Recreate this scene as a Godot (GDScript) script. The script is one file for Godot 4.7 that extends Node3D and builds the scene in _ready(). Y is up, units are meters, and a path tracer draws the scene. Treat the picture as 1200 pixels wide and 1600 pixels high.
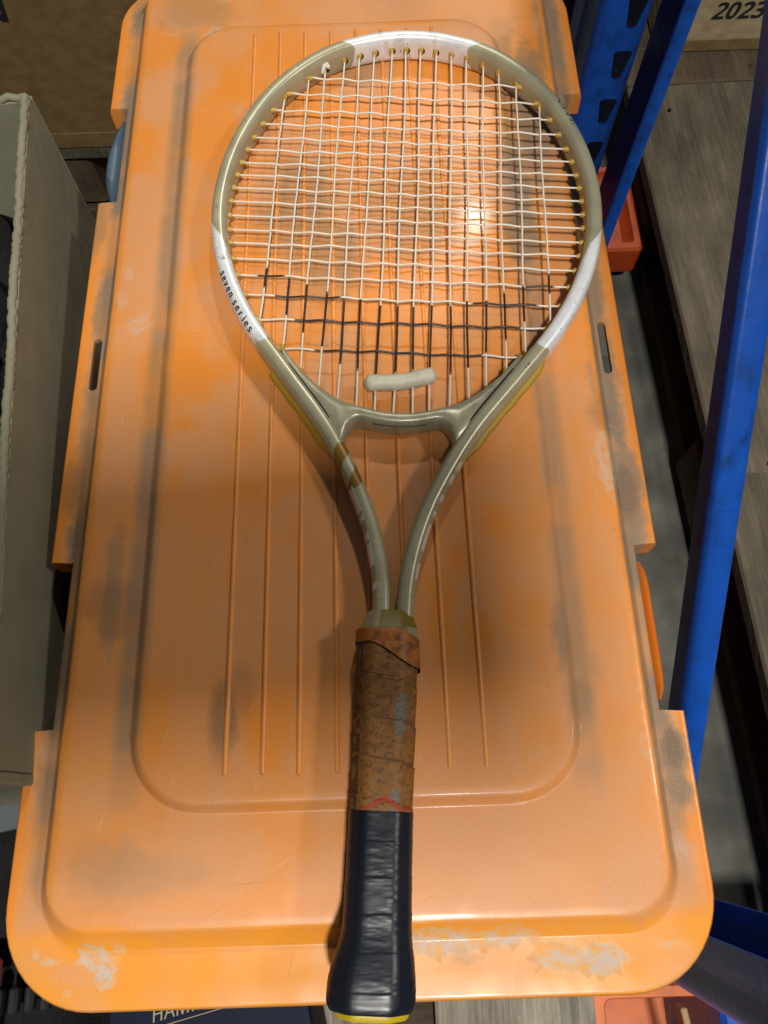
extends Node3D
# A worn tennis racket lying on the dusty orange lid of a storage tote, in a warehouse rack. Metres, y up; y = 0 is the lid's flange.

const FLOOR := -0.47
const DECK := -0.33
const LID_X := -0.0205      # middle of the lid
const PANEL_Y := 0.0175     # raised panel the racket lies on

# dust, dirt and wiped patches on the lid: x, z, half sizes (mm), kind (0 clean, 1 haze, 2 grey dust, 3 dark dirt, 4 white chalky marks and one painted highlight), strength (%)
const LID_MARKS := [
	-49, -579, 24, 29, 0, 90, -4, -581, 24, 18, 0, 80, -77, -544, 26, 25, 0, 90, 0, -496, 20, 30, 0, 70, 62, -514, 36, 31, 0, 90, 85, -562, 26, 18, 0, 70,
	-106, -508, 20, 41, 0, 60, 12, -565, 21, 22, 2, 50, -61, -506, 20, 27, 1, 90, -35, -422, 29, 43, 2, 55, 47, -412, 38, 36, 2, 35, 93, -386, 24, 47, 0, 60,
	25, -338, 37, 33, 0, 80, -11, -340, 23, 22, 0, 50, -11, -368, 23, 34, 2, 50, -51, -293, 27, 23, 0, 70, -121, -281, 26, 36, 0, 90, -133, -256, 22, 25, 0, 60,
	-158, -427, 19, 37, 1, 90, -162, -477, 15, 33, 0, 70, -144, -544, 26, 28, 1, 90, -164, -588, 21, 30, 0, 60, -129, -640, 33, 20, 2, 40, 13, -633, 49, 16, 1, 70,
	146, -596, 21, 38, 0, 70, 120, -612, 27, 23, 1, 70, 168, -551, 13, 50, 0, 60, 148, -510, 15, 75, 2, 90, 129, -421, 12, 73, 2, 95, 158, -432, 10, 75, 1, 60,
	167, -595, 7, 45, 2, 60, -76, -49, 8, 23, 3, 60, -67, -67, 9, 15, 3, 25, -150, -124, 18, 14, 3, 35, -141, -110, 14, 10, 3, 30, -188, -209, 8, 18, 3, 40,
	-53, -193, 25, 11, 0, 50, -46, -45, 15, 18, 0, 70, -117, -50, 11, 22, 0, 40, 63, -139, 9, 12, 0, 90, 88, -168, 9, 13, 0, 80, 54, -121, 9, 16, 0, 90,
	74, -98, 10, 12, 0, 90, 52, -93, 8, 15, 0, 70, 96, -108, 15, 20, 0, 35, 62, -70, 15, 15, 0, 50, 126, -95, 7, 29, 2, 70, 135, -75, 11, 15, 2, 35,
	130, -57, 9, 11, 3, 20, 167, -221, 13, 28, 1, 60, 181, -198, 11, 27, 2, 90, 182, -167, 9, 20, 2, 90, 180, -189, 7, 18, 3, 50, 175, -264, 12, 20, 2, 80,
	169, -245, 10, 15, 3, 30, 199, -244, 6, 15, 0, 60, 183, -27, 9, 21, 2, 100, 183, -6, 9, 15, 2, 100, 184, -30, 5, 11, 3, 45, 179, -48, 7, 9, 2, 70,
	165, -29, 4, 8, 4, 35, 171, -20, 4, 8, 4, 30, 179, 26, 6, 13, 4, 30, 185, 14, 6, 10, 0, 90, 167, -207, 6, 22, 4, 45, 165, -221, 4, 9, 4, 30,
	-149, -323, 8, 9, 4, 40, -163, -346, 4, 7, 4, 35, -159, -368, 3, 7, 4, 35, -109, -612, 8, 9, 4, 40, -144, 70, 9, 6, 4, 75, -137, 79, 5, 6, 4, 90,  # white mark at the panel's far left corner is a painted highlight
	-168, 71, 6, 3, 4, 50, -175, 68, 3, 4, 4, 40, -156, 86, 3, 2, 4, 40, -130, 66, 4, 3, 4, 35, -150, 77, 17, 7, 1, 60, 46, 68, 24, 7, 4, 75,
	77, 67, 20, 6, 4, 65, 90, 73, 10, 3, 0, 80, 129, 77, 13, 7, 4, 90, 106, 76, 20, 7, 4, 65, 56, 75, 10, 4, 2, 30, 166, 72, 10, 3, 4, 25,
	-125, 30, 34, 13, 2, 26, -143, 23, 21, 13, 3, 12, -90, 25, 42, 19, 1, 60, 70, 23, 49, 26, 1, 60, 151, 41, 21, 19, 1, 80, 122, -1, 21, 20, 1, 50,
	-38, 10, 21, 20, 0, 40, -79, 41, 48, 9, 0, 30, -182, -38, 8, 7, 4, 25, -178, -11, 7, 14, 2, 40, -148, -128, 6, 37, 2, 50, -154, -247, 13, 58, 1, 70,
	-146, -373, 14, 46, 1, 80, -181, -346, 6, 33, 2, 80, -194, -428, 10, 31, 2, 60,
]

var mats := {}

# ---------------------------------------------------------------- geometry helper
class Geo:
	var v := PackedVector3Array()
	var uv := PackedVector2Array()
	var col := PackedColorArray()
	var tint := Color.WHITE

	func tri(a: Vector3, b: Vector3, c: Vector3, ua := Vector2.ZERO, ub := Vector2.ZERO, uc := Vector2.ZERO) -> void:
		# a, b, c run counter-clockwise seen from outside; stored clockwise
		if (b - a).cross(c - a).length_squared() < 1e-20:
			return
		v.append(a); v.append(c); v.append(b)
		uv.append(ua); uv.append(uc); uv.append(ub)
		for k in 3: col.append(tint)

	func quad(a: Vector3, b: Vector3, c: Vector3, d: Vector3, ua := Vector2.ZERO, ub := Vector2.ZERO, uc := Vector2.ZERO, ud := Vector2.ZERO) -> void:
		tri(a, b, c, ua, ub, uc); tri(a, c, d, ua, uc, ud)

	# rows of points; closed joins each row's end to its start
	func grid(rows: Array, closed: bool, flip := false, uvs: Array = [], tints: Array = []) -> void:
		for i in rows.size() - 1:
			var p: PackedVector3Array = rows[i]
			var q: PackedVector3Array = rows[i + 1]
			var n := p.size()
			var m := n if closed else n - 1
			if tints.size() > i: tint = tints[i]
			for j in m:
				var k := (j + 1) % n
				var w0 := Vector2(float(j) / m, float(i) / (rows.size() - 1))
				var w1 := Vector2(float(j + 1) / m, w0.y)
				var w2 := Vector2(w1.x, float(i + 1) / (rows.size() - 1))
				var w3 := Vector2(w0.x, w2.y)
				if uvs.size() > 0:
					w0 = uvs[i][j]; w1 = uvs[i][k]; w2 = uvs[i + 1][k]; w3 = uvs[i + 1][j]
				if flip: quad(p[j], q[j], q[k], p[k], w0, w3, w2, w1)
				else: quad(p[j], p[k], q[k], q[j], w0, w1, w2, w3)

	func cap(ring: PackedVector3Array, flip := false) -> void:
		var c := Vector3.ZERO
		for p in ring: c += p
		c /= ring.size()
		for j in ring.size():
			var k := (j + 1) % ring.size()
			if flip: tri(c, ring[k], ring[j])
			else: tri(c, ring[j], ring[k])

	# tube along points with per-point radius
	func tube(pts: PackedVector3Array, radii: PackedFloat32Array, sides := 8, caps := true) -> void:
		var rows := []
		var up := Vector3.UP
		for i in pts.size():
			var t := (pts[mini(i + 1, pts.size() - 1)] - pts[maxi(i - 1, 0)]).normalized()
			if absf(t.dot(up)) > 0.95: up = Vector3.RIGHT
			var s := t.cross(up).normalized()
			var u := s.cross(t).normalized()
			up = u
			var row := PackedVector3Array()
			for k in sides:
				var a := TAU * k / sides
				row.append(pts[i] + (s * cos(a) + u * sin(a)) * radii[i if i < radii.size() else radii.size() - 1])
			rows.append(row)
		grid(rows, true, true)
		if caps:
			cap(rows[0]); cap(rows[rows.size() - 1], true)

	# box with chamfered edges, under a transform
	func box(c: Vector3, s: Vector3, r := 0.002, x := Transform3D.IDENTITY) -> void:
		var h := s * 0.5
		r = minf(r, minf(h.x, minf(h.y, h.z)) * 0.9)
		for ax in 3:
			var b1 := (ax + 1) % 3
			var b2 := (ax + 2) % 3
			for sg: float in [-1.0, 1.0]:
				var q := []
				for e: Array in [[-1.0, -1.0], [1.0, -1.0], [1.0, 1.0], [-1.0, 1.0]]:
					var p := Vector3.ZERO
					p[ax] = sg * h[ax]; p[b1] = e[0] * (h[b1] - r); p[b2] = e[1] * (h[b2] - r)
					q.append(x * (c + p))
				var us := h[b1] * 2.0
				var vs := h[b2] * 2.0
				if sg > 0.0: quad(q[0], q[1], q[2], q[3], Vector2(0, 0), Vector2(us, 0), Vector2(us, vs), Vector2(0, vs))
				else: quad(q[0], q[3], q[2], q[1], Vector2(0, 0), Vector2(0, vs), Vector2(us, vs), Vector2(us, 0))
			for s1: float in [-1.0, 1.0]:
				for s2: float in [-1.0, 1.0]:
					var e := []
					for k: Array in [[-1.0, 0], [1.0, 0], [1.0, 1], [-1.0, 1]]:
						var p := Vector3.ZERO
						p[ax] = k[0] * (h[ax] - r)
						p[b1] = s1 * (h[b1] - (r if k[1] == 1 else 0.0))
						p[b2] = s2 * (h[b2] - (0.0 if k[1] == 1 else r))
						e.append(x * (c + p))
					if s1 * s2 > 0.0: quad(e[3], e[2], e[1], e[0])
					else: quad(e[0], e[1], e[2], e[3])
		for sx: float in [-1.0, 1.0]:
			for sy: float in [-1.0, 1.0]:
				for sz: float in [-1.0, 1.0]:
					var a := x * (c + Vector3(sx * h.x, sy * (h.y - r), sz * (h.z - r)))
					var b := x * (c + Vector3(sx * (h.x - r), sy * h.y, sz * (h.z - r)))
					var d := x * (c + Vector3(sx * (h.x - r), sy * (h.y - r), sz * h.z))
					if sx * sy * sz > 0.0: tri(a, b, d)
					else: tri(a, d, b)

	# upright prism of a polygon in (x, z), from y0 to y1; the polygon runs counter-clockwise seen from above when x is right and z down the page it runs clockwise
	func prism(poly: PackedVector2Array, y0: float, y1: float) -> void:
		var lo := PackedVector3Array()
		var hi := PackedVector3Array()
		for p in poly:
			lo.append(Vector3(p.x, y0, p.y)); hi.append(Vector3(p.x, y1, p.y))
		grid([lo, hi], true, not Geometry2D.is_polygon_clockwise(poly))
		var t := Geometry2D.triangulate_polygon(poly)
		for i in range(0, t.size(), 3):
			var a := hi[t[i]]
			var b := hi[t[i + 1]]
			var c := hi[t[i + 2]]
			if (b - a).cross(c - a).y < 0.0:
				var w := b
				b = c; c = w
			tri(a, b, c)
			var dn := Vector3(0, y0 - y1, 0)
			tri(a + dn, c + dn, b + dn)

	func arrays(smooth_deg := 40.0) -> Array:
		var n := v.size()
		var fn := PackedVector3Array()
		var at := {}
		var keys := []
		for i in range(0, n, 3):
			fn.append((v[i + 2] - v[i]).cross(v[i + 1] - v[i]))
		for i in n:
			var key := Vector3i((v[i] * 40000.0).round())
			keys.append(key)
			if at.has(key): at[key].append(i / 3)
			else: at[key] = [i / 3]
		var lim := cos(deg_to_rad(smooth_deg))
		var normals := PackedVector3Array()
		for i in n:
			var f := i / 3
			var own := fn[f].normalized()
			var sum := Vector3.ZERO
			for g: int in at[keys[i]]:
				if g == f or fn[g].normalized().dot(own) > lim: sum += fn[g]
			normals.append(sum.normalized() if sum.length_squared() > 1e-24 else own)
		var out := []
		out.resize(Mesh.ARRAY_MAX)
		out[Mesh.ARRAY_VERTEX] = v
		out[Mesh.ARRAY_NORMAL] = normals
		out[Mesh.ARRAY_TEX_UV] = uv
		out[Mesh.ARRAY_COLOR] = col
		return out

	func mesh(smooth_deg := 40.0) -> ArrayMesh:
		var m := ArrayMesh.new()
		m.add_surface_from_arrays(Mesh.PRIMITIVE_TRIANGLES, arrays(smooth_deg))
		return m

# ---------------------------------------------------------------- scene helpers
func put(called: String, m: Mesh, mat: Material, parent: Node) -> MeshInstance3D:
	var o := MeshInstance3D.new()
	o.name = called; o.mesh = m
	o.cast_shadow = GeometryInstance3D.SHADOW_CASTING_SETTING_ON
	if mat: o.material_override = mat
	parent.add_child(o, true)
	return o

func thing(called: String, label: String, category: String, at := Vector3.ZERO, turn := 0.0, group := "") -> Node3D:
	var o := Node3D.new()
	o.name = called; o.position = at; o.rotation.y = turn
	o.set_meta("label", label); o.set_meta("category", category)
	if group != "": o.set_meta("group", group)
	add_child(o, true)
	return o

func std(c: Color, rough := 0.6, metal := 0.0, spec := 0.5) -> StandardMaterial3D:
	var m := StandardMaterial3D.new()
	m.albedo_color = c; m.roughness = rough; m.metallic = metal; m.metallic_specular = spec
	return m

func noise(seed_: int, freq: float, octaves := 4, type := FastNoiseLite.TYPE_SIMPLEX_SMOOTH) -> FastNoiseLite:
	var n := FastNoiseLite.new()
	n.seed = seed_; n.frequency = freq; n.noise_type = type
	n.fractal_type = FastNoiseLite.FRACTAL_FBM; n.fractal_octaves = octaves
	return n

func noise_bytes(seed_: int, freq: float, w: int, h: int, octaves := 4) -> PackedByteArray:
	return noise(seed_, freq, octaves).get_image(w, h, false, false, true).get_data()

func tex(w: int, h: int, data: PackedByteArray, format := Image.FORMAT_RGB8) -> ImageTexture:
	var img := Image.create_from_data(w, h, false, format, data)
	return ImageTexture.create_from_image(img)

func ramp_texture(seed_: int, freq: float, size: Vector2i, stops: Array, octaves := 5) -> ImageTexture:
	# noise through a colour ramp; stops are [position, colour]
	var d := noise_bytes(seed_, freq, size.x, size.y, octaves)
	var g := Gradient.new()
	g.offsets = PackedFloat32Array(); g.colors = PackedColorArray()
	for s: Array in stops: g.add_point(s[0], s[1])
	var lut := []
	for i in 256:
		var c := g.sample(i / 255.0)
		lut.append([int(c.r * 255), int(c.g * 255), int(c.b * 255)])
	var out := PackedByteArray()
	out.resize(size.x * size.y * 3)
	for i in size.x * size.y:
		var c: Array = lut[d[i]]
		out[i * 3] = c[0]; out[i * 3 + 1] = c[1]; out[i * 3 + 2] = c[2]
	return tex(size.x, size.y, out)

func bump(seed_: int, freq: float, size: Vector2i, strength: float, octaves := 4) -> ImageTexture:
	var img := noise(seed_, freq, octaves).get_image(size.x, size.y, false, false, true)
	img.convert(Image.FORMAT_RGBA8)
	img.bump_map_to_normal_map(strength)
	return ImageTexture.create_from_image(img)

func wood_texture(seed_: int) -> ImageTexture:
	# grain runs along the rows' normal (v); knots push it aside
	var N := 512
	var a := noise_bytes(seed_, 0.09, N, N, 3)
	var b := noise_bytes(seed_ + 50, 0.25, N, N, 2)
	var c := noise_bytes(seed_ + 100, 0.008, N, N, 4)
	var rg := RandomNumberGenerator.new()
	rg.seed = seed_
	var knots := []
	for k in 3: knots.append(Vector3(rg.randf_range(60, 450), rg.randf_range(40, 470), rg.randf_range(7, 13)))
	var out := PackedByteArray()
	out.resize(N * N * 3)
	for y in N:
		for x in N:
			var u := float(x)
			var ring := 0.0
			for k: Vector3 in knots:
				var dx := x - k.x
				var dy := (y - k.y) * 2.6
				var r := sqrt(dx * dx + dy * dy)
				if r < k.z * 6.0:
					u += signf(dx) * k.z * 1.5 * exp(-r * r / (k.z * k.z * 6.0))
					ring = maxf(ring, smoothstep(k.z * 1.25, k.z * 0.7, r) * (0.75 + 0.25 * sin(r * 1.6)))
			var ui := posmod(int(u), N)
			var g := (a[((y / 14) * N) + ui] - 128) / 128.0 * 0.55 + (b[((y / 9) * N) + ui] - 128) / 128.0 * 0.4
			var m := (c[y * N + x] - 128) / 128.0
			var v := 0.52 + g * 0.13 + m * 0.12
			if b[((y / 40) * N) + ui] > 236: v *= 0.6
			v = lerpf(v, 0.24, ring * 0.8)
			var o := (y * N + x) * 3
			out[o] = clampi(int(v * 262), 0, 255); out[o + 1] = clampi(int(v * 252), 0, 255); out[o + 2] = clampi(int(v * 230), 0, 255)
	return tex(N, N, out)

func mixc(a: Color, b: Color, t: float) -> Color:
	return a.lerp(b, clampf(t, 0.0, 1.0))

func make_materials() -> void:
	# grey weathered pallet wood: grain runs along z on every face
	for k in 3:
		var m := std([Color(0.6, 0.57, 0.51), Color(0.52, 0.45, 0.37), Color(1.0, 1.0, 0.98)][k], 0.82)
		m.albedo_texture = wood_texture(31 + k)
		m.normal_enabled = true; m.normal_scale = 0.35
		m.normal_texture = bump(41 + k, 0.05, Vector2i(512, 512), 4.0)
		m.uv1_triplanar = true; m.uv1_scale = Vector3(4.2, 4.2, 1.4); m.uv1_offset = Vector3(0.37 * k, 0.2, 0.11 * k)
		mats["wood%d" % k] = m
	for k in 2:
		var m := std([Color(1, 1, 1), Color(0.74, 0.67, 0.53)][k], 0.85)
		m.albedo_texture = ramp_texture(51 + k, 0.06, Vector2i(256, 256), [[0.0, Color(0.5, 0.44, 0.33)], [0.5, Color(0.56, 0.5, 0.38)], [1.0, Color(0.6, 0.54, 0.42)]])
		m.normal_enabled = true; m.normal_scale = 0.15; m.normal_texture = bump(61, 0.08, Vector2i(256, 256), 3.0)
		m.uv1_triplanar = true; m.uv1_scale = Vector3(2.2, 2.2, 2.2)
		mats["card%d" % k] = m
	var pale := std(Color(0.93, 0.95, 0.9), 0.85)
	pale.albedo_texture = ramp_texture(57, 0.03, Vector2i(256, 256), [[0.0, Color(0.5, 0.475, 0.42)], [0.5, Color(0.53, 0.505, 0.445)], [1.0, Color(0.555, 0.53, 0.47)]])
	pale.normal_enabled = true; pale.normal_scale = 0.05; pale.normal_texture = bump(62, 0.05, Vector2i(256, 256), 4.0)
	pale.uv1_triplanar = true; pale.uv1_scale = Vector3(2.5, 2.5, 2.5)
	mats.carton = pale
	var conc := std(Color(0.82, 0.82, 0.79), 0.8)
	conc.albedo_texture = ramp_texture(71, 0.012, Vector2i(512, 512), [[0.0, Color(0.3, 0.3, 0.29)], [0.5, Color(0.4, 0.4, 0.38)], [1.0, Color(0.52, 0.52, 0.5)]], 7)
	conc.uv1_triplanar = true; conc.uv1_world_triplanar = true; conc.uv1_scale = Vector3(1.7, 1.7, 1.7)
	mats.concrete = conc
	var blue := std(Color(0.88, 0.88, 0.86), 0.34, 0.0, 0.42)
	blue.albedo_texture = ramp_texture(81, 0.03, Vector2i(256, 256), [[0.0, Color(0.1, 0.2, 0.4)], [0.1, Color(0.09, 0.3, 0.66)], [0.35, Color(0.085, 0.36, 0.81)], [0.86, Color(0.1, 0.39, 0.86)], [0.93, Color(0.24, 0.45, 0.78)], [0.95, Color(0.6, 0.64, 0.66)], [1.0, Color(0.66, 0.68, 0.68)]])
	blue.normal_enabled = true; blue.normal_scale = 0.12; blue.normal_texture = bump(82, 0.05, Vector2i(256, 256), 3.0)
	blue.uv1_triplanar = true; blue.uv1_scale = Vector3(5, 5, 5)
	mats.blue = blue
	mats.navy = std(Color(0.02, 0.05, 0.17), 0.4)
	var bin := std(Color(0.66, 0.25, 0.06), 0.5)
	bin.albedo_texture = ramp_texture(85, 0.02, Vector2i(256, 256), [[0.0, Color(0.72, 0.7, 0.68)], [0.5, Color(0.94, 0.92, 0.9)], [1.0, Color(1, 1, 1)]])
	bin.uv1_triplanar = true; bin.uv1_scale = Vector3(3, 3, 3)
	mats.bin = bin
	var pale_bin := bin.duplicate()
	pale_bin.albedo_color = Color(0.82, 0.42, 0.13)
	mats.pale_bin = pale_bin
	mats.black_cloth = std(Color(0.035, 0.037, 0.045), 0.9)
	mats.grey_cloth = std(Color(0.17, 0.19, 0.22), 0.95)
	for k: String in ["black_cloth", "grey_cloth"]:
		mats[k].normal_enabled = true; mats[k].normal_scale = 0.8; mats[k].normal_texture = bump(91, 0.2, Vector2i(256, 256), 5.0)
		mats[k].uv1_triplanar = true; mats[k].uv1_scale = Vector3(9, 9, 9)
	mats.red = std(Color(0.42, 0.1, 0.07), 0.85)

# ---------------------------------------------------------------- light
func ceiling_lamp(label: String, at: Vector3, aim: Vector3, size: Vector2, energy: float, color: Color) -> void:
	var t := thing("ceiling_lamp", label, "lamp", at)
	t.look_at_from_position(at, aim, Vector3.RIGHT)
	var g := Geo.new()
	g.box(Vector3(0, 0, 0.045), Vector3(size.x + 0.08, size.y + 0.08, 0.07), 0.01)
	put("housing", g.mesh(), std(Color(0.75, 0.76, 0.78), 0.4), t)
	var e := std(Color(0.9, 0.9, 0.9), 0.5)
	e.emission_enabled = true; e.emission = color; e.emission_energy_multiplier = 6.0
	var d := Geo.new()
	d.box(Vector3(0, 0, 0.004), Vector3(size.x, size.y, 0.008), 0.002)
	put("diffuser", d.mesh(), e, t)
	var l := AreaLight3D.new()
	l.name = "lamp_light"; l.area_size = size; l.light_energy = energy; l.light_color = color
	l.shadow_enabled = true; l.area_range = 12.0
	t.add_child(l)
	l.position = Vector3(0, 0, -0.004)

func _ready() -> void:
	# camera
	var cam := Camera3D.new()
	cam.name = "camera"; cam.fov = 67.3; cam.near = 0.02; cam.far = 60.0
	cam.position = Vector3(0, 0.47, 0)
	cam.rotation_degrees = Vector3(-68.9, 0, 0)
	cam.rotate_object_local(Vector3(0, 0, 1), deg_to_rad(-1.9))
	add_child(cam)
	cam.current = true
	# air and exposure: a dim hall
	var we := WorldEnvironment.new()
	we.name = "world"
	var env := Environment.new()
	env.background_mode = Environment.BG_COLOR
	env.background_color = Color(0.27, 0.285, 0.30)
	env.background_energy_multiplier = 1.0
	env.tonemap_mode = Environment.TONE_MAPPER_LINEAR
	env.tonemap_exposure = 1.0
	env.sdfgi_enabled = true; env.ssao_enabled = true; env.ssil_enabled = true
	we.environment = env
	add_child(we)
	# lamps of the hall, all outside the frame
	ceiling_lamp("small ceiling lamp far ahead beyond the tote", Vector3(0.62, 2.9, -3.0), Vector3(0, 0, -0.3), Vector2(0.13, 0.2), 4.0, Color(1.0, 0.97, 0.9))
	ceiling_lamp("ceiling lamp out to the side beyond the blue rack", Vector3(2.5, 2.6, -0.15), Vector3(0, 0, -0.3), Vector2(0.3, 0.3), 3.0, Color(1.0, 0.96, 0.9))
	ceiling_lamp("ceiling lamp almost straight over the tote", Vector3(0.25, 3.2, 1.5), Vector3(0, 0, -0.2), Vector2(0.3, 0.26), 13.8, Color(1.0, 0.98, 0.95))
	make_materials()
	build_setting()
	build_right_pallet()
	build_base_pallet()
	build_back_pallet()
	build_rack()
	build_cartons()
	build_bins()
	build_bags()
	build_shade_blocker()
	build_tote()
	build_racket()

# ---------------------------------------------------------------- setting
func build_setting() -> void:
	var g := Geo.new()
	g.quad(Vector3(-8, FLOOR, 8), Vector3(8, FLOOR, 8), Vector3(8, FLOOR, -8), Vector3(-8, FLOOR, -8))
	var f := put("floor", g.mesh(), mats.concrete, self)
	f.set_meta("kind", "structure"); f.set_meta("label", "grey concrete warehouse floor seen through the gaps"); f.set_meta("category", "floor")

func plank(called: String, c: Vector3, s: Vector3, variant: int, parent: Node, r := 0.0025) -> MeshInstance3D:
	var g := Geo.new()
	g.box(Vector3.ZERO, s, r)
	var o := put(called, g.mesh(30), mats["wood%d" % variant], parent)
	o.position = c
	return o

func build_right_pallet() -> void:
	var t := thing("wooden_pallet", "grey weathered wooden pallet beyond the blue brace with a carton on its far end", "pallet", Vector3(0.386, FLOOR, -0.1), deg_to_rad(1.6))
	# local: x to the right from the near edge, z along the edge (negative = far)
	var top := DECK - FLOOR
	var z0 := -0.84
	var z1 := 0.36
	plank("plank", Vector3(0.125, top - 0.011, (z0 + z1) / 2), Vector3(0.25, 0.022, z1 - z0), 0, t)
	plank("plank", Vector3(0.345, top - 0.012, (z0 + z1) / 2), Vector3(0.18, 0.022, z1 - z0), 1, t)
	plank("plank", Vector3(0.565, top - 0.011, (z0 + z1) / 2), Vector3(0.25, 0.022, z1 - z0), 0, t)
	for k in 5:
		plank("end_plank", Vector3(0.34, top - 0.0115, z0 - 0.036 - 0.069 * k), Vector3(0.68, 0.022, 0.066), 1, t)
	for z: float in [-0.71, -0.24, 0.29]:
		var cp := plank("cross_plank", Vector3(0.36, top - 0.034, z), Vector3(0.12, 0.021, 0.68), 1, t)
		cp.rotation.y = PI / 2
		for x: float in [0.054, 0.36, 0.62]:
			plank("block", Vector3(x, top - 0.0825, z), Vector3(0.1, 0.074, 0.14), 1, t, 0.004)
	for x: float in [0.07, 0.36, 0.62]:
		plank("bottom_plank", Vector3(x, 0.0105, (z0 + z1) / 2), Vector3(0.1, 0.019, z1 - z0), 1, t)
	# cracks and nail heads
	var nm := std(Color(0.12, 0.1, 0.09), 0.6, 0.5)
	for q: Array in [[0.05, -0.79], [0.19, -0.8], [0.06, -0.25], [0.2, -0.22], [0.04, 0.05]]:
		var c := CylinderMesh.new()
		c.top_radius = 0.0028; c.bottom_radius = 0.003; c.height = 0.002; c.radial_segments = 12
		var o := put("nail_head", c, nm, t)
		o.position = Vector3(q[0], top + 0.0008, q[1])
	var cr := Geo.new()
	var rg := RandomNumberGenerator.new()
	rg.seed = 5
	var p := PackedVector3Array()
	for i in 14:
		p.append(Vector3(0.135 + 0.008 * sin(i * 0.5) + rg.randf_range(-0.002, 0.002), top + 0.0002, -0.38 + i * 0.024))
	cr.tube(p, PackedFloat32Array([0.0007]), 5)
	put("crack", cr.mesh(), std(Color(0.06, 0.05, 0.04), 0.9), t)
	# loose strip of banding hanging at the pallet's side
	var s := Geo.new()
	s.tube(PackedVector3Array([Vector3(-0.004, top - 0.01, -0.775), Vector3(-0.006, top - 0.03, -0.76), Vector3(-0.008, top - 0.055, -0.745), Vector3(-0.009, top - 0.062, -0.738), Vector3(-0.018, top - 0.075, -0.74)]), PackedFloat32Array([0.0014]), 6)
	put("banding_strip", s.mesh(), std(Color(0.72, 0.72, 0.68), 0.5), t)

func build_base_pallet() -> void:
	var t := thing("base_pallet", "pale grey wooden pallet under the orange tote, board ends showing in front", "pallet", Vector3(0, FLOOR, -0.3))
	var top := DECK - FLOOR
	for x: Array in [[-0.1, 0.16, 2], [0.103, 0.144, 2]]:
		plank("plank", Vector3(x[0], top - 0.011, 0.085), Vector3(x[1], 0.022, 0.95), x[2], t)
	for z: float in [-0.33, 0.08, 0.49]:
		var o := plank("cross_plank", Vector3(0.0, top - 0.034, z), Vector3(0.1, 0.021, 0.36), 1, t)
		o.rotation.y = PI / 2
		for x: float in [-0.12, 0.12]:
			plank("block", Vector3(x, top - 0.0925, z), Vector3(0.09, 0.093, 0.1), 1, t, 0.004)

func build_back_pallet() -> void:
	var t := thing("back_pallet", "wooden pallet in shadow under the tall brown carton", "pallet", Vector3(-0.86, FLOOR, -1.033))
	var top := DECK - FLOOR
	for k in 4:
		plank("plank", Vector3(0.0, top - 0.011, 0.1 - 0.16 * k), Vector3(1.0, 0.022, 0.145), k % 3, t)
	for x: float in [-0.42, 0.0, 0.4]:
		for z: float in [0.095, -0.35]:
			plank("block", Vector3(x, top - 0.068, z), Vector3(0.12, 0.09, 0.14), 1, t, 0.004)
		plank("bottom_plank", Vector3(x, 0.011, -0.13), Vector3(0.12, 0.02, 0.6), 1, t)

# ---------------------------------------------------------------- rack
func post_face(x0: float, x1: float, z: float, y0: float, y1: float, th: float, pitch: float, first: float, hx: float, along_z := false) -> Geo:
	# a steel strip with tapered key holes; built as columns beside the holes and bridges between them
	var g := Geo.new()
	var P := func(u: float, y: float, d: float) -> Vector3:
		return Vector3(z - d, y, u) if along_z else Vector3(u, y, z - d)
	var holes := []
	var y := first
	while y < y1 - 0.03:
		if y > y0 + 0.03: holes.append(y)
		y += pitch
	var edge := func(u0: float, u1: float, w0: float, w1: float, ya: float, yb: float) -> void:
		# slab from u0..u1 at ya to w0..w1 at yb
		var a: Vector3 = P.call(u0, ya, 0.0)
		var b: Vector3 = P.call(u1, ya, 0.0)
		var c: Vector3 = P.call(w1, yb, 0.0)
		var d: Vector3 = P.call(w0, yb, 0.0)
		var a2: Vector3 = P.call(u0, ya, th)
		var b2: Vector3 = P.call(u1, ya, th)
		var c2: Vector3 = P.call(w1, yb, th)
		var d2: Vector3 = P.call(w0, yb, th)
		g.quad(a, b, c, d); g.quad(b2, a2, d2, c2); g.quad(b, b2, c2, c); g.quad(a2, a, d, d2)
	var last := y0
	for h: float in holes:
		edge.call(x0, x1, x0, x1, last, h - 0.016)
		# key hole: wide at the top, narrow below
		var prev := Vector2(0.0025, h - 0.016)
		for q: Array in [[0.004, -0.0155], [0.0045, -0.013], [0.0085, 0.011], [0.0075, 0.0135], [0.004, 0.0145]]:
			edge.call(x0, hx - prev.x, x0, hx - q[0], prev.y, h + q[1])
			edge.call(hx + prev.x, x1, hx + q[0], x1, prev.y, h + q[1])
			prev = Vector2(q[0], h + q[1])
		last = h + 0.0145
	edge.call(x0, x1, x0, x1, last, y1)
	return g

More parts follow.
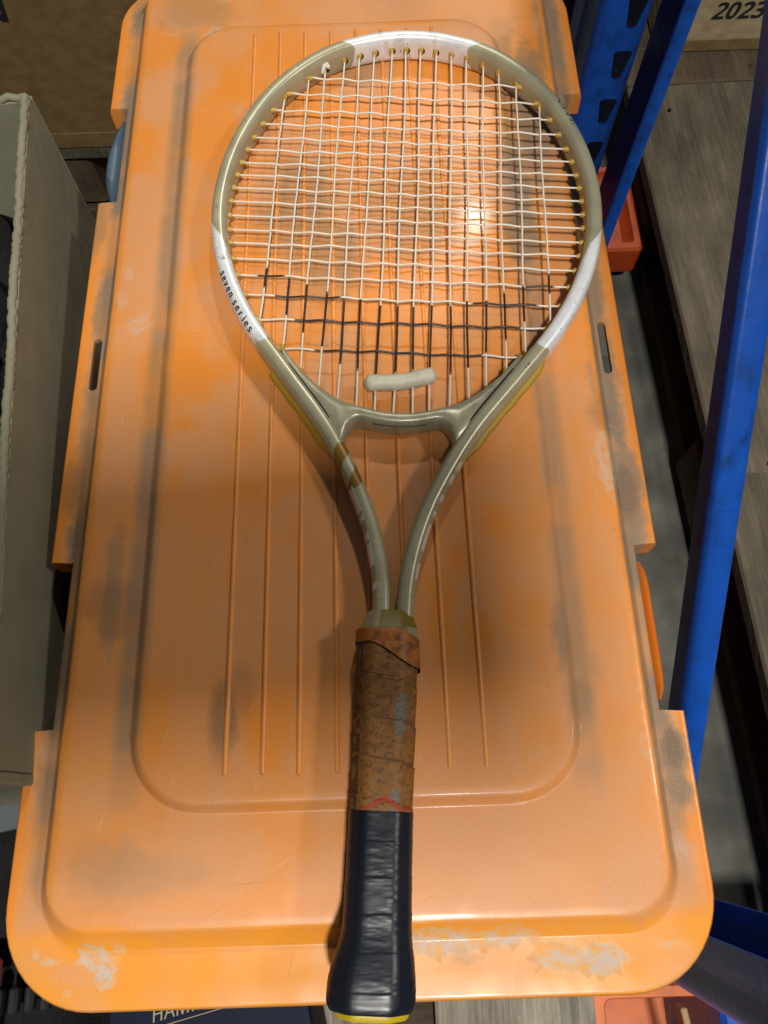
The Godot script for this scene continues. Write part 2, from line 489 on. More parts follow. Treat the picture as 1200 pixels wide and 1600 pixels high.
func build_rack() -> void:
	var t := thing("steel_rack", "blue steel rack frame with key-hole post and slanting tube brace", "rack", Vector3(0, FLOOR, 0))
	var H := 1.75
	for zz: Array in [[-0.65, 0.085], [0.132, 0.046]]:
		var z: float = zz[0]
		var dp: float = zz[1]
		var up := Node3D.new()
		up.name = "upright"; t.add_child(up, true)
		# face with key holes, toward the viewer
		var g := post_face(0.214, 0.2495, z, 0.0, H, 0.0022, 0.052, 0.046, 0.237)
		put("perforated_face", g.mesh(20), mats.blue, up)
		# rounded corner and side toward the tote
		var rows := []
		var sec := [Vector2(0.2495, z - 0.0022), Vector2(0.2505, z - dp * 0.3), Vector2(0.2507, z - dp)]
		var g2 := Geo.new()
		var side := PackedVector2Array()
		for k in 7:
			var a := PI / 2 * k / 6.0
			side.append(Vector2(0.2139 - 0.009 * sin(a), z - 0.009 + 0.009 * cos(a)))
		side.append(Vector2(0.2049, z - dp * 0.36))
		side.append(Vector2(0.208, z - dp * 0.42)); side.append(Vector2(0.208, z - dp * 0.58)); side.append(Vector2(0.2049, z - dp * 0.64))
		side.append(Vector2(0.2049, z - dp))
		side.append(Vector2(0.2085, z - dp)); side.append(Vector2(0.2085, z - dp + 0.004))
		for y: float in [0.0, H]:
			var r := PackedVector3Array()
			for q in side: r.append(Vector3(q.x, y, q.y))
			rows.append(r)
		g2.grid(rows, false)
		put("side_wall", g2.mesh(50), mats.blue, up)
		# recessed channel and the far lip
		var g3 := Geo.new()
		var rows3 := []
		for y: float in [0.0, H]:
			var r := PackedVector3Array()
			for q: Vector2 in sec: r.append(Vector3(q.x, y, q.y))
			rows3.append(r)
		g3.grid(rows3, false, true)
		put("channel", g3.mesh(20), mats.blue, up)
		var g4 := Geo.new()
		g4.box(Vector3(0.285, H / 2, z - 0.002), Vector3(0.0148, H, 0.004), 0.0012)
		g4.box(Vector3(0.2913, H / 2, z - dp / 2 - 0.0025), Vector3(0.0022, H, dp - 0.005), 0.0008)
		put("lip", g4.mesh(20), mats.blue, up)
		for y: float in [0.37, 0.42, 0.468]:
			var b := CylinderMesh.new()
			b.top_radius = 0.0045; b.bottom_radius = 0.0045; b.height = 0.004; b.radial_segments = 6
			var o := put("bolt", b, std(Color(0.5, 0.52, 0.55), 0.35, 0.8), up)
			o.position = Vector3(0.2525, y, z - dp * 0.5); o.rotation.z = PI / 2
	var ft := Geo.new()
	ft.box(Vector3(0.33, 0.09, 0.2), Vector3(0.12, 0.18, 0.1), 0.004)
	put("foot_beam", ft.mesh(30), mats.blue, t)
	# slanting brace: rounded channel tube from high on the far post to low on the near one
	var a := Vector3(0.268, 0.78, -0.655)
	var b := Vector3(0.245, 0.125, 0.1)
	var d := (b - a).normalized()
	var sx := d.cross(Vector3.UP).normalized()
	var uy := sx.cross(d).normalized()
	var rows := []
	for q in 2:
		var c: Vector3 = [a, b][q]
		var r := PackedVector3Array()
		for k in 4:
			var sgx: float = [1.0, -1.0, -1.0, 1.0][k]
			var sgy: float = [1.0, 1.0, -1.0, -1.0][k]
			for m in 5:
				var an := PI / 2 * (k + m / 4.0)
				r.append(c + sx * (sgx * 0.0065 + 0.006 * cos(an)) + uy * (sgy * 0.009 + 0.006 * sin(an)))
		rows.append(r)
	var gb := Geo.new()
	gb.grid(rows, true, true)
	gb.cap(rows[0]); gb.cap(rows[1], true)
	put("brace", gb.mesh(40), mats.blue, t)
	# neighbouring dark post behind, with a label sticker and a steel strip
	var n := thing("rack_post", "dark navy rack post with white sticker behind the tote corner", "rack", Vector3(0.225, FLOOR, -0.855))
	var gp := Geo.new()
	gp.box(Vector3(0.0, 0.8, 0.0), Vector3(0.09, 1.6, 0.05), 0.004)
	put("post", gp.mesh(), mats.navy, n)
	var gs := Geo.new()
	gs.box(Vector3(0.031, 0.296, 0.0262), Vector3(0.02, 0.036, 0.001), 0.0004)
	put("sticker", gs.mesh(), std(Color(0.72, 0.78, 0.8), 0.5), n)
	var gl := Geo.new()
	gl.box(Vector3(0.012, 0.8, 0.027), Vector3(0.004, 1.58, 0.003), 0.0008)
	put("steel_strip", gl.mesh(), std(Color(0.6, 0.62, 0.64), 0.35, 0.7), n)

# ---------------------------------------------------------------- cartons
func lettering(text: String, size: float, bold := true) -> TextMesh:
	var f := SystemFont.new()
	f.font_names = PackedStringArray(["Droid Sans"]); f.font_weight = 700 if bold else 400
	var m := TextMesh.new()
	m.text = text; m.font = f; m.font_size = 64; m.pixel_size = size / 46.0; m.depth = 0.0004; m.curve_step = 1.0
	return m

func build_cartons() -> void:
	var ink := std(Color(0.05, 0.045, 0.04), 0.8)
	# carton on the far end of the right pallet
	var t := thing("printed_carton", "tan cardboard carton printed 2023 on the far end of the grey pallet", "carton", Vector3(0.62, DECK + 0.001, -1.184))
	var g := Geo.new()
	g.box(Vector3(0, 0.2, 0), Vector3(0.42, 0.4, 0.36), 0.004)
	put("body", g.mesh(), mats.card0, t)
	var fl := Geo.new()
	fl.box(Vector3(0, 0.009, 0.1812), Vector3(0.418, 0.018, 0.002), 0.001)
	put("bottom_edge", fl.mesh(), mats.card1, t)
	var o := put("printed_number", lettering("2023", 0.0235), ink, t)
	o.transform = Transform3D(Basis(Vector3(1, 0, 0), Vector3(0.16, 1, 0), Vector3(0, 0, 1)), Vector3(-0.110, 0.058, 0.1806))
	# tall brown carton at the back left
	var u := thing("tall_carton", "tall brown cardboard carton in shadow behind the open box", "carton", Vector3(-0.62, DECK + 0.001, -1.06), 0.0)
	var g2 := Geo.new()
	g2.box(Vector3(0, 0.33, 0), Vector3(0.86, 0.66, 0.4), 0.004)
	put("body", g2.mesh(), mats.card1, u)
	var g2b := Geo.new()
	g2b.box(Vector3(0, 0.012, 0.2012), Vector3(0.856, 0.024, 0.002), 0.001)
	put("bottom_edge", g2b.mesh(), mats.card1, u)
	var o2 := put("handwritten_letter", lettering("N", 0.03), ink, u)
	o2.transform = Transform3D(Basis(Vector3(0, 0, 1), -0.15), Vector3(0.196, 0.196, 0.2006))
	# open box at the left edge: far wall, right wall, ragged rims
	var c := thing("open_carton", "open pale grey cardboard carton with ragged rim at the left edge", "carton", Vector3(-0.257, DECK, -0.503), deg_to_rad(5.4))
	var rim := 0.38
	var w := Geo.new()
	w.box(Vector3(0.0, rim / 2, 0.24), Vector3(0.006, rim, 0.48), 0.001)
	put("side_wall", w.mesh(), mats.carton, c)
	var w2 := Geo.new()
	w2.box(Vector3(-0.2, rim / 2 - 0.002, -0.0033), Vector3(0.406, rim - 0.004, 0.006), 0.001)
	put("back_wall", w2.mesh(), mats.carton, c)
	var w3 := Geo.new()
	w3.box(Vector3(-0.2, rim / 2 - 0.004, 0.4833), Vector3(0.406, rim - 0.008, 0.006), 0.001)
	put("front_wall", w3.mesh(), mats.carton, c)
	var w4 := Geo.new()
	w4.box(Vector3(-0.2, 0.004, 0.24), Vector3(0.39, 0.006, 0.47), 0.001)
	put("bottom", w4.mesh(), mats.carton, c)
	var rg := RandomNumberGenerator.new()
	rg.seed = 12
	for wall in 2:
		var pts := PackedVector3Array()
		var rad := PackedFloat32Array()
		var n := 180 if wall == 0 else 60
		for i in n + 1:
			var f := float(i) / n
			var p := Vector3(rg.randf_range(-0.0006, 0.0006) + 0.0003 * sin(f * 30.0), rim + rg.randf_range(-0.0002, 0.0002) + 0.0006 * sin(f * 23.0), 0.48 * f) if wall == 0 else Vector3(-0.4 * f, rim - 0.003 + rg.randf_range(-0.002, 0.002), -0.0033)
			pts.append(p); rad.append(rg.randf_range(0.0029, 0.0031))
		var gr := Geo.new()
		gr.tube(pts, rad, 7)
		put("torn_rim", gr.mesh(60), mats.carton, c)
	# dent in the wall
	var dn := Geo.new()
	dn.tube(PackedVector3Array([Vector3(0.0036, rim - 0.1, 0.2), Vector3(0.004, rim - 0.108, 0.206), Vector3(0.0036, rim - 0.118, 0.209)]), PackedFloat32Array([0.001, 0.0018, 0.0008]), 6)
	put("puncture", dn.mesh(), std(Color(0.08, 0.08, 0.07), 0.9), c)

func lump(size: Vector3, seed_: int, amp: float, fold: float) -> ArrayMesh:
	# a soft closed body with folds
	var n := noise(seed_, 1.0, 3)
	var g := Geo.new()
	var rows := []
	for i in 25:
		var th := PI * i / 24.0
		var row := PackedVector3Array()
		for j in 36:
			var ph := TAU * j / 36.0
			var d := Vector3(sin(th) * cos(ph), cos(th), sin(th) * sin(ph))
			var e := Vector3(signf(d.x) * pow(absf(d.x), 0.75), signf(d.y) * pow(absf(d.y), 0.75), signf(d.z) * pow(absf(d.z), 0.75))
			var k := 1.0 + amp * n.get_noise_3dv(e * 3.0) + fold * sin(e.z * 14.0 + 5.0 * n.get_noise_3dv(e * 2.0))
			row.append(e * size * k)
		rows.append(row)
	g.grid(rows, true)
	return g.mesh(70)

func build_bags() -> void:
	var o := put("black_bundle", lump(Vector3(0.1, 0.13, 0.12), 3, 0.25, 0.0), mats.black_cloth, self)
	o.position = Vector3(-0.372, -0.085, -0.36)
	o.set_meta("label", "rounded black bundle inside the open carton, at its far end"); o.set_meta("category", "bag")
	var o2 := put("folded_clothing", lump(Vector3(0.1, 0.13, 0.14), 8, 0.3, 0.05), mats.grey_cloth, self)
	o2.position = Vector3(-0.345, -0.11, -0.15)
	o2.set_meta("label", "crumpled dark grey clothing inside the open carton, nearer end"); o2.set_meta("category", "clothing")
	# tool bag under the near left corner of the tote
	var t := thing("tool_bag", "black fabric tool bag with red trim under the tote's near left corner", "bag", Vector3(-0.352, DECK, 0.09))
	var b := put("body", lump(Vector3(0.12, 0.125, 0.17), 15, 0.12, 0.02), mats.black_cloth, t)
	b.position = Vector3(0, 0.06, 0.02)
	for k in 2:
		var g := Geo.new()
		g.box(Vector3.ZERO, Vector3(0.034, 0.006, 0.02), 0.002)
		var r := put("red_trim", g.mesh(), mats.red, t)
		r.position = Vector3(0.062, 0.2, 0.008 + 0.036 * k); r.rotation.z = -0.4
	var st := Geo.new()
	for k in 12:
		st.box(Vector3(0.03 + 0.009 * k, 0.212 - 0.005 * k, 0.026), Vector3(0.007, 0.01, 0.018), 0.002)
	put("ribbed_strap", st.mesh(), std(Color(0.05, 0.05, 0.055), 0.7), t)
	# grey block on the floor in front of the open carton
	var gb := Geo.new()
	gb.box(Vector3.ZERO, Vector3(0.16, 0.1, 0.07), 0.006)
	var fo := put("foam_block", gb.mesh(), std(Color(0.33, 0.36, 0.36), 0.9), self)
	fo.position = Vector3(-0.33, -0.2, -0.022); fo.rotation.y = 0.2
	fo.set_meta("label", "grey foam block wedged in front of the open carton"); fo.set_meta("category", "packing foam")
	# dark blue box with gold outline lettering
	var bx := thing("printed_box", "dark blue box with gold outlined lettering below the tote's front edge", "box", Vector3(-0.16, DECK + 0.001, 0.168), deg_to_rad(13))
	var g3 := Geo.new()
	g3.box(Vector3(0, 0.04, 0), Vector3(0.18, 0.08, 0.13), 0.002)
	var bm := std(Color(0.02, 0.08, 0.17), 0.6, 0.0, 0.3)
	put("body", g3.mesh(), bm, bx)
	var gold := std(Color(0.62, 0.58, 0.45), 0.5)
	var tx := put("lettering", lettering("HAMMER", 0.0105, false), gold, bx)
	tx.transform = Transform3D(Basis(Vector3(1, 0, 0), Vector3(0.2, 0, -1), Vector3(0, 1, 0)), Vector3(-0.004, 0.0803, -0.0275))
	var fr := Geo.new()
	for q: Array in [[Vector3(-0.004, 0.0803, -0.0375), Vector3(0.084, 0.0006, 0.0008)], [Vector3(-0.006, 0.0803, -0.0185), Vector3(0.084, 0.0006, 0.0008)]]:
		fr.box(q[0], q[1], 0.0002)
	put("outline", fr.mesh(), gold, bx)

func build_bins() -> void:
	# orange crate on the floor behind the tote
	var t := thing("orange_crate", "red-orange plastic crate on the floor behind the tote", "crate", Vector3(0.07, FLOOR, -0.777))
	var g := Geo.new()
	crate(g, Vector3(0.59, 0.085, 0.145), 0.07)
	put("body", g.mesh(30), mats.bin, t)
	var r := thing("front_crate", "bright orange plastic crate in front, beside the lower blue post", "crate", Vector3(0.285, FLOOR, 0.29))
	var g2 := Geo.new()
	crate(g2, Vector3(0.2, 0.14, 0.27))
	put("body", g2.mesh(30), mats.pale_bin, r)
	r.position.x = 0.272
	var ch := Geo.new()
	ch.box(Vector3(0, 0.12, 0), Vector3(0.006, 0.02, 0.2), 0.001)
	var cc := put("chipboard_strip", ch.mesh(), std(Color(0.6, 0.5, 0.36), 0.8), r)
	cc.position = Vector3(-0.012, 0.022, -0.02); cc.rotation.y = 0.12
	var d := thing("dark_red_box", "dark red box in the gap between the pale front boards", "box", Vector3(0.008, FLOOR, 0.22))
	var g3 := Geo.new()
	g3.box(Vector3(0, 0.04, 0), Vector3(0.12, 0.08, 0.2), 0.003)
	put("body", g3.mesh(), std(Color(0.22, 0.03, 0.03), 0.5), d)

func crate(g: Geo, s: Vector3, inside := 0.02) -> void:
	# open crate with a stepped rim
	var prof := [[0.0, -0.02], [s.y - 0.05, -0.008], [s.y - 0.05, 0.0], [s.y - 0.045, 0.002], [s.y - 0.004, 0.002], [s.y, -0.001], [s.y, -0.009], [s.y - 0.006, -0.011], [maxf(s.y - 0.05, inside + 0.004), -0.016], [inside, -0.02]]
	var rows := []
	for q: Array in prof:
		var a: float = s.x / 2 + q[1]
		var b: float = s.z / 2 + q[1]
		var r := 0.007
		var row := PackedVector3Array()
		for k in 4:
			for m in 5:
				var an := PI / 2 * (k + m / 4.0)
				row.append(Vector3((a - r) * [1, -1, -1, 1][k] + r * cos(an), q[0], (b - r) * [1, 1, -1, -1][k] + r * sin(an)))
		rows.append(row)
	g.grid(rows, true, true)
	g.cap(rows[rows.size() - 1], true)

func build_shade_blocker() -> void:
	# added out of the frame: a carton stand with a sheet on it, placed to shade the lid
	var t := thing("added_carton_stand", "added unseen carton stand beyond the left edge, holding up the shade sheet", "carton", Vector3(-1.0, FLOOR, 0.15))
	var g := Geo.new()
	g.box(Vector3(0, 0.66, 0), Vector3(0.5, 1.32, 0.5), 0.004)
	put("body", g.mesh(), mats.card1, t)
	var s := Geo.new()
	s.box(Vector3.ZERO, Vector3(1.2, 0.008, 0.175), 0.001)
	var o := put("added_shade_sheet", s.mesh(), mats.card1, self)
	o.position = Vector3(-0.46, FLOOR + 1.325, 0.325); o.rotation.y = 0.06
	o.set_meta("label", "added unseen cardboard sheet that casts the shade across the lid"); o.set_meta("category", "cardboard")

# ---------------------------------------------------------------- tote
func rr(st: Array, a: float, b: float, r: float, zc: float) -> Vector2:
	# point of a rounded rectangle for a station: ["s", side, z] on the long sides, ["e", end, fraction] on the ends, ["c", corner, angle fraction]
	match st[0]:
		"s":
			return Vector2(st[1] * a, clampf(st[2], zc - b + r, zc + b - r))
		"e":
			return Vector2(st[2] * (a - r), zc + st[1] * b)
	var k: int = st[1]
	var an: float = PI / 2 * (k + st[2])
	return Vector2((a - r) * [1, -1, -1, 1][k] + r * cos(an), zc + (b - r) * [1, 1, -1, -1][k] + r * sin(an))

func in_notch(z: float) -> bool:
	return (z > -0.1535 and z < -0.0495) or (z > -0.5455 and z < -0.4475)

func lid_texture() -> Array:
	var W := 768
	var H := 1536
	var x0 := -0.2
	var z0 := -0.70
	var sx := 0.4 / W
	var sz := 0.81 / H
	var patch := noise_bytes(101, 0.011, W, H, 2)
	var patch2 := noise_bytes(102, 0.006, W, H, 2)
	var fine := noise_bytes(103, 0.35, W, H, 2)
	var mid := noise_bytes(104, 0.05, W, H, 4)
	var streak := noise_bytes(106, 0.06, W, H / 8, 3)
	# strengths of each kind of mark, rasterised as soft irregular blobs
	var kinds := []
	for k in 5:
		var a := PackedFloat32Array()
		a.resize(W * H)
		kinds.append(a)
	for i in range(0, LID_MARKS.size(), 6):
		var cx: float = LID_MARKS[i] * 0.001
		var cz: float = LID_MARKS[i + 1] * 0.001
		var rx: float = LID_MARKS[i + 2] * 0.001
		var rz: float = LID_MARKS[i + 3] * 0.001
		var kind: int = LID_MARKS[i + 4]
		var s: float = LID_MARKS[i + 5] * 0.01
		var arr: PackedFloat32Array = kinds[kind]
		var px0 := maxi(0, int((cx - rx * 2.6 - x0) / sx))
		var px1 := mini(W - 1, int((cx + rx * 2.6 - x0) / sx))
		var pz0 := maxi(0, int((cz - rz * 2.6 - z0) / sz))
		var pz1 := mini(H - 1, int((cz + rz * 2.6 - z0) / sz))
		var soft := 0.4 if kind == 4 else 0.8
		for j in range(pz0, pz1 + 1):
			for q in range(px0, px1 + 1):
				var dx := (x0 + q * sx - cx) / rx
				var dz := (z0 + j * sz - cz) / rz
				var id := j * W + q
				var d := sqrt(dx * dx + dz * dz) + (mid[id] - 128) * (0.0055 if kind == 4 else (0.0012 if kind == 3 else 0.002)) + (patch[id] - 128) * (0.0015 if kind == 3 else 0.003)
				var m := s * (0.75 if kind == 3 else 1.0) * smoothstep(1.0 + soft * 0.6, 1.0 - soft * 0.6, d)
				if m > arr[id]: arr[id] = m
		kinds[kind] = arr
	var k0: PackedFloat32Array = kinds[0]
	var k1: PackedFloat32Array = kinds[1]
	var k2: PackedFloat32Array = kinds[2]
	var k3: PackedFloat32Array = kinds[3]
	var k4: PackedFloat32Array = kinds[4]
	var clean := Color(0.85, 0.51, 0.165)
	var front := Color(0.87, 0.565, 0.175)
	var haze := Color(0.785, 0.55, 0.365)
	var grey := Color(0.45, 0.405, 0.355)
	var dark := Color(0.26, 0.23, 0.19)
	var white := Color(0.71, 0.67, 0.66)
	var out := PackedByteArray()
	out.resize(W * H * 3)
	var ro := PackedByteArray()
	ro.resize(W * H)
	for j in H:
		var z := z0 + j * sz
		for q in W:
			var id := j * W + q
			var x := x0 + q * sx
			var ax := absf(x)
			var f := (fine[id] - 128) / 128.0
			# how dusty: patchy haze on the raised parts, grey dust plus painted shade in the side channels, a cleaner front lip
			var calm := clampf((z + 0.36) / 0.2, 0.0, 1.0)
			var h := 0.58 + 0.07 * calm + ((patch[id] - 128) / 128.0 * 0.32 + (patch2[id] - 128) / 128.0 * 0.28) * (1.0 - 0.55 * calm)
			h += ((streak[(j / 8) * W + q] - 128) / 128.0) * 0.15
			var lip := clampf((z - 0.052) / 0.008, 0.0, 1.0)
			if lip > 0.0: h = lerpf(h, 0.12 + (patch[id] - 128) / 128.0 * 0.5, lip)
			if ax > 0.188: h = lerpf(h, 0.1, clampf((ax - 0.188) / 0.003, 0.0, 1.0) * 0.8)
			h = clampf(h, 0.0, 1.0)
			h = lerpf(h, 0.0, k0[id] * 0.8)
			h = lerpf(h, 1.0, k1[id])
			h = lerpf(h, h * h * (3.0 - 2.0 * h), 0.6) * 0.9 + 0.06
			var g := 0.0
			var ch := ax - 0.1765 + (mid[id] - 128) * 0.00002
			g = clampf((0.06 - z) / 0.03, 0.0, 1.0) * smoothstep(1.0, 0.35, absf(ch) / 0.0125) * clampf(1.1 + (patch2[id] - 128) / 100.0, 0.35, 1.0) * lerpf(0.95, 0.45, clampf((z + 0.06) / 0.1, 0.0, 1.0))  # channel dust, its grey deepened to take in the slope's shade
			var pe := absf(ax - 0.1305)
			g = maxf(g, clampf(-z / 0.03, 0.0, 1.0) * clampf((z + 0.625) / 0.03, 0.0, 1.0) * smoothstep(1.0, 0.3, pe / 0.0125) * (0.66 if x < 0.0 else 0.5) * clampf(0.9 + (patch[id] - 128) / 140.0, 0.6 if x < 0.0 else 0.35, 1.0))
			g = maxf(g, k2[id] * (0.95 + 0.35 * f))
			# handled edges stay cleaner
			var rimc := smoothstep(0.0035, 0.0008, absf(ax - 0.1675)) * clampf((0.05 - z) / 0.02, 0.0, 1.0)
			g *= 1.0 - 0.75 * rimc
			h *= 1.0 - 0.6 * rimc
			var c := clean.lerp(haze, h)
			if lip > 0.0: c = c.lerp(front.lerp(haze, h), lip)
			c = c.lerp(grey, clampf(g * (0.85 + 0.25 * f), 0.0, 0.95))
			c = c.lerp(dark, clampf(k3[id] * (0.85 + 0.45 * f), 0.0, 0.85))
			var wv := k4[id]
			if wv > 0.0: c = c.lerp(white, clampf(wv * (0.85 + f * 0.55 + (mid[id] - 128) / 130.0), 0.0, 0.85))
			var b := 1.0 + f * 0.035 * (0.4 + h + g)
			out[id * 3] = clampi(int(c.r * b * 255.0), 0, 255)
			out[id * 3 + 1] = clampi(int(c.g * b * 255.0), 0, 255)
			out[id * 3 + 2] = clampi(int(c.b * b * 255.0), 0, 255)
			ro[id] = clampi(int((0.29 + 0.22 * h + 0.36 * maxf(g, wv) + 0.03 * f) * 255.0), 0, 255)
	# fine scratches and specks
	var rg := RandomNumberGenerator.new()
	rg.seed = 19
	for n in 420:
		var px := rg.randf() * W
		var pz := rg.randf() * H
		var an := rg.randf() * TAU if n % 3 == 0 else rg.randf_range(-0.5, 0.5) + (PI / 2 if n % 2 == 0 else 0.0)
		var ln := rg.randf_range(4, 46) if n < 260 else 1.5
		var lighter := rg.randf() < 0.7
		var al := rg.randf_range(0.08, 0.3) * (1.0 if lighter else 0.5) if n < 260 else rg.randf_range(0.2, 0.55)
		var bend := rg.randf_range(-0.02, 0.02)
		for k in int(ln * 1.5):
			px += cos(an) * 0.67; pz += sin(an) * 0.67
			an += bend * 0.2
			var xi := int(px)
			var zi := int(pz)
			if xi < 0 or zi < 0 or xi >= W or zi >= H: break
			var id := (zi * W + xi) * 3
			var a := al * (1.0 - absf(k / (ln * 1.5) * 2.0 - 1.0) * 0.7)
			for q in 3:
				var target: float = [218.0, 196.0, 172.0][q] if lighter else [96.0, 62.0, 36.0][q]
				out[id + q] = int(lerpf(out[id + q], target, a))
	return [tex(W, H, out), tex(W, H, ro, Image.FORMAT_L8)]

func build_tote() -> void:
	var t := thing("storage_tote", "dusty orange plastic storage tote, its ribbed lid carrying the racket", "storage box", Vector3(LID_X, DECK, -0.2975))
	var base := Vector3(0, -DECK, 0.2975)   # lid coordinates (y = 0 at the flange, scene z) into the thing's
	# stations round the lid
	var zs: Array[float] = []
	var z := 0.046
	while z > -0.648:
		zs.append(z)
		z -= 0.006
	for e: float in [-0.1535, -0.0495, -0.5455, -0.4475]:
		for d: float in [-0.0005, 0.0005]: zs.append(e + d)
	for sl: float in [-0.3222, -0.2798]:
		for d: float in [-0.0001, 0.0001, 0.0]: zs.append(sl + d)
	for k in 9:
		zs.append(-0.301 - 0.0212 + 0.0030 * (1.0 - cos(PI / 2 * k / 8.0)))
		zs.append(-0.301 + 0.0212 - 0.0030 * (1.0 - cos(PI / 2 * k / 8.0)))
	zs.sort()
	var stations := []
	# start at corner 0 (x+, z+) and go round towards x-, z+
	var corner := func(k: int) -> void:
		for m in 13: stations.append(["c", k, m / 12.0])
	corner.call(0)
	for m in 25: stations.append(["e", 1.0, 1.0 - (m + 0.5) / 12.5])
	corner.call(1)
	for k in zs.size(): stations.append(["s", -1.0, zs[zs.size() - 1 - k]])
	corner.call(2)
	for m in 25: stations.append(["e", -1.0, -1.0 + (m + 0.5) / 12.5])
	corner.call(3)
	for k in zs.size(): stations.append(["s", 1.0, zs[k]])
	# rings: inset from the outline, height; then inner rounded rectangles
	var warp := noise(7, 6.0, 2)
	var ring := func(a: float, b: float, r: float, zc: float, y: float, notch: float, wv: float) -> PackedVector3Array:
		var out := PackedVector3Array()
		for s: Array in stations:
			var p := rr(s, a, b, r, zc)
			if notch > 0.0 and s[0] == "s" and in_notch(s[2]): p.x -= signf(p.x) * notch
			var yy := y
			if wv > 0.0: yy += wv * warp.get_noise_2d(p.x, p.y)
			out.append(base + Vector3(p.x, yy, p.y))
		return out
	var zc := -0.3003
	var A := 0.196
	var B := 0.3968
	var rows := []
	for q: Array in [[0.0065, -0.0035, 0.046], [0.004, -0.006, 0.048], [0.003, -0.02, 0.049], [0.0, -0.02, 0.052], [0.0003, -0.006, 0.052], [0.0008, -0.0025, 0.052], [0.002, -0.0007, 0.051], [0.0038, 0.0, 0.05]]:
		rows.append(ring.call(A - q[0], B - q[0], q[2], zc, q[1], 0.014, 0.0))
	# slot rings: apart only inside the slot
	var slot := []
	for side in 2:
		var out := PackedVector3Array()
		for s: Array in stations:
			var off := 0.0148 if side == 0 else 0.0152
			if s[0] == "s":
				var zz: float = s[2]
				if in_notch(zz): off = 0.0186 if side == 0 else 0.0190
				elif absf(zz + 0.301) < 0.0212:
					var e := (0.0212 - absf(zz + 0.301)) / 0.0030
					var hw := 0.0030 * (1.0 if e >= 1.0 else sqrt(maxf(0.0, 1.0 - (1.0 - e) * (1.0 - e))))
					off = 0.0150 + (-hw if side == 0 else hw)
			var p := rr(s, A - off, B - off, 0.04, zc)
			out.append(base + Vector3(p.x, 0.0, p.y))
		slot.append(out)
	rows.append(slot[0])
	var inner := [slot[1]]
	for q: Array in [[0.1765, 0.3795, 0.032, 0.0], [0.1755, 0.378, 0.032, 0.0006], [0.1735, 0.375, 0.031, 0.004], [0.1705, 0.371, 0.029, 0.0095], [0.1693, 0.3695, 0.028, 0.0115], [0.1675, 0.3675, 0.027, 0.0124], [0.164, 0.3635, 0.026, 0.0127], [0.158, 0.357, 0.025, 0.0129], [0.148, 0.342, 0.03, 0.013], [0.138, 0.322, 0.042, 0.0129]]:
		inner.append(ring.call(q[0], q[1], q[2], -0.3122, q[3], 0.0, 0.0012 if q[0] < 0.17 else 0.0))
	var pc := -0.31
	for q: Array in [[0.1305, 0.3105, 0.042, 0.0128], [0.1288, 0.3088, 0.041, 0.0132], [0.1262, 0.3062, 0.038, 0.0158], [0.1246, 0.3046, 0.037, 0.0169], [0.123, 0.303, 0.036, 0.0174], [0.119, 0.299, 0.034, 0.0176], [0.11, 0.29, 0.03, 0.0175], [0.095, 0.275, 0.028, 0.0175], [0.075, 0.255, 0.025, 0.0175], [0.05, 0.23, 0.02, 0.0175], [0.025, 0.205, 0.01, 0.0175], [0.0, 0.18, 0.0, 0.0175]]:
		inner.append(ring.call(q[0], q[1], q[2], pc, q[3], 0.0, 0.0007))
	var g := Geo.new()
	var uvof := func(rws: Array) -> Array:
		var o := []
		for r: PackedVector3Array in rws:
			var u := PackedVector2Array()
			for p in r: u.append(Vector2((p.x + 0.2) / 0.4, (p.z - base.z + 0.70) / 0.81))
			o.append(u)
		return o
	g.grid(rows, true, true, uvof.call(rows))
	g.grid(inner, true, true, uvof.call(inner))
	# between the slot rings: closed except in the slots, whose walls go down
	var n := stations.size()
	var sa: PackedVector3Array = slot[0]
	var sb: PackedVector3Array = slot[1]
	var dn := Vector3(0, -0.004, 0)
	for j in n:
		var k := (j + 1) % n
		var s1: Array = stations[j]
		var s2: Array = stations[k]
		var hole := false
		if s1[0] == "s" and s2[0] == "s":
			var zm: float = (s1[2] + s2[2]) / 2
			hole = absf(zm + 0.301) < 0.0212
		var pu := [sa[j], sa[k], sb[k], sb[j]]
		var uu := []
		for p: Vector3 in pu: uu.append(Vector2((p.x + 0.2) / 0.4, (p.z - base.z + 0.70) / 0.81))
		if not hole:
			g.quad(pu[0], pu[3], pu[2], pu[1], uu[0], uu[3], uu[2], uu[1])
		else:
			g.quad(sa[k], sa[k] + dn, sa[j] + dn, sa[j], uu[1], uu[1], uu[0], uu[0])
			g.quad(sb[j], sb[j] + dn, sb[k] + dn, sb[k], uu[3], uu[3], uu[2], uu[2])
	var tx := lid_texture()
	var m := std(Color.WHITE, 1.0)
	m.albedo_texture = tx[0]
	m.roughness_texture = tx[1]; m.roughness_texture_channel = BaseMaterial3D.TEXTURE_CHANNEL_RED
	m.normal_enabled = true; m.normal_scale = 0.12
	m.normal_texture = bump(111, 0.012, Vector2i(512, 1024), 4.0, 3)
	m.metallic_specular = 0.5
	m.clearcoat_enabled = true; m.clearcoat = 0.1; m.clearcoat_roughness = 0.1
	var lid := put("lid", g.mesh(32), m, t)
	# ribs of the panel
	var rm := std(Color(0.87, 0.56, 0.27), 0.4)
	rm.albedo_texture = ramp_texture(115, 0.02, Vector2i(256, 256), [[0.0, Color(0.85, 0.9, 1.0)], [0.6, Color(1, 1, 1)], [1.0, Color(1, 1, 1)]])
	rm.uv1_triplanar = true; rm.uv1_scale = Vector3(6, 6, 6)
	var rib := Geo.new()
	var rrow := []
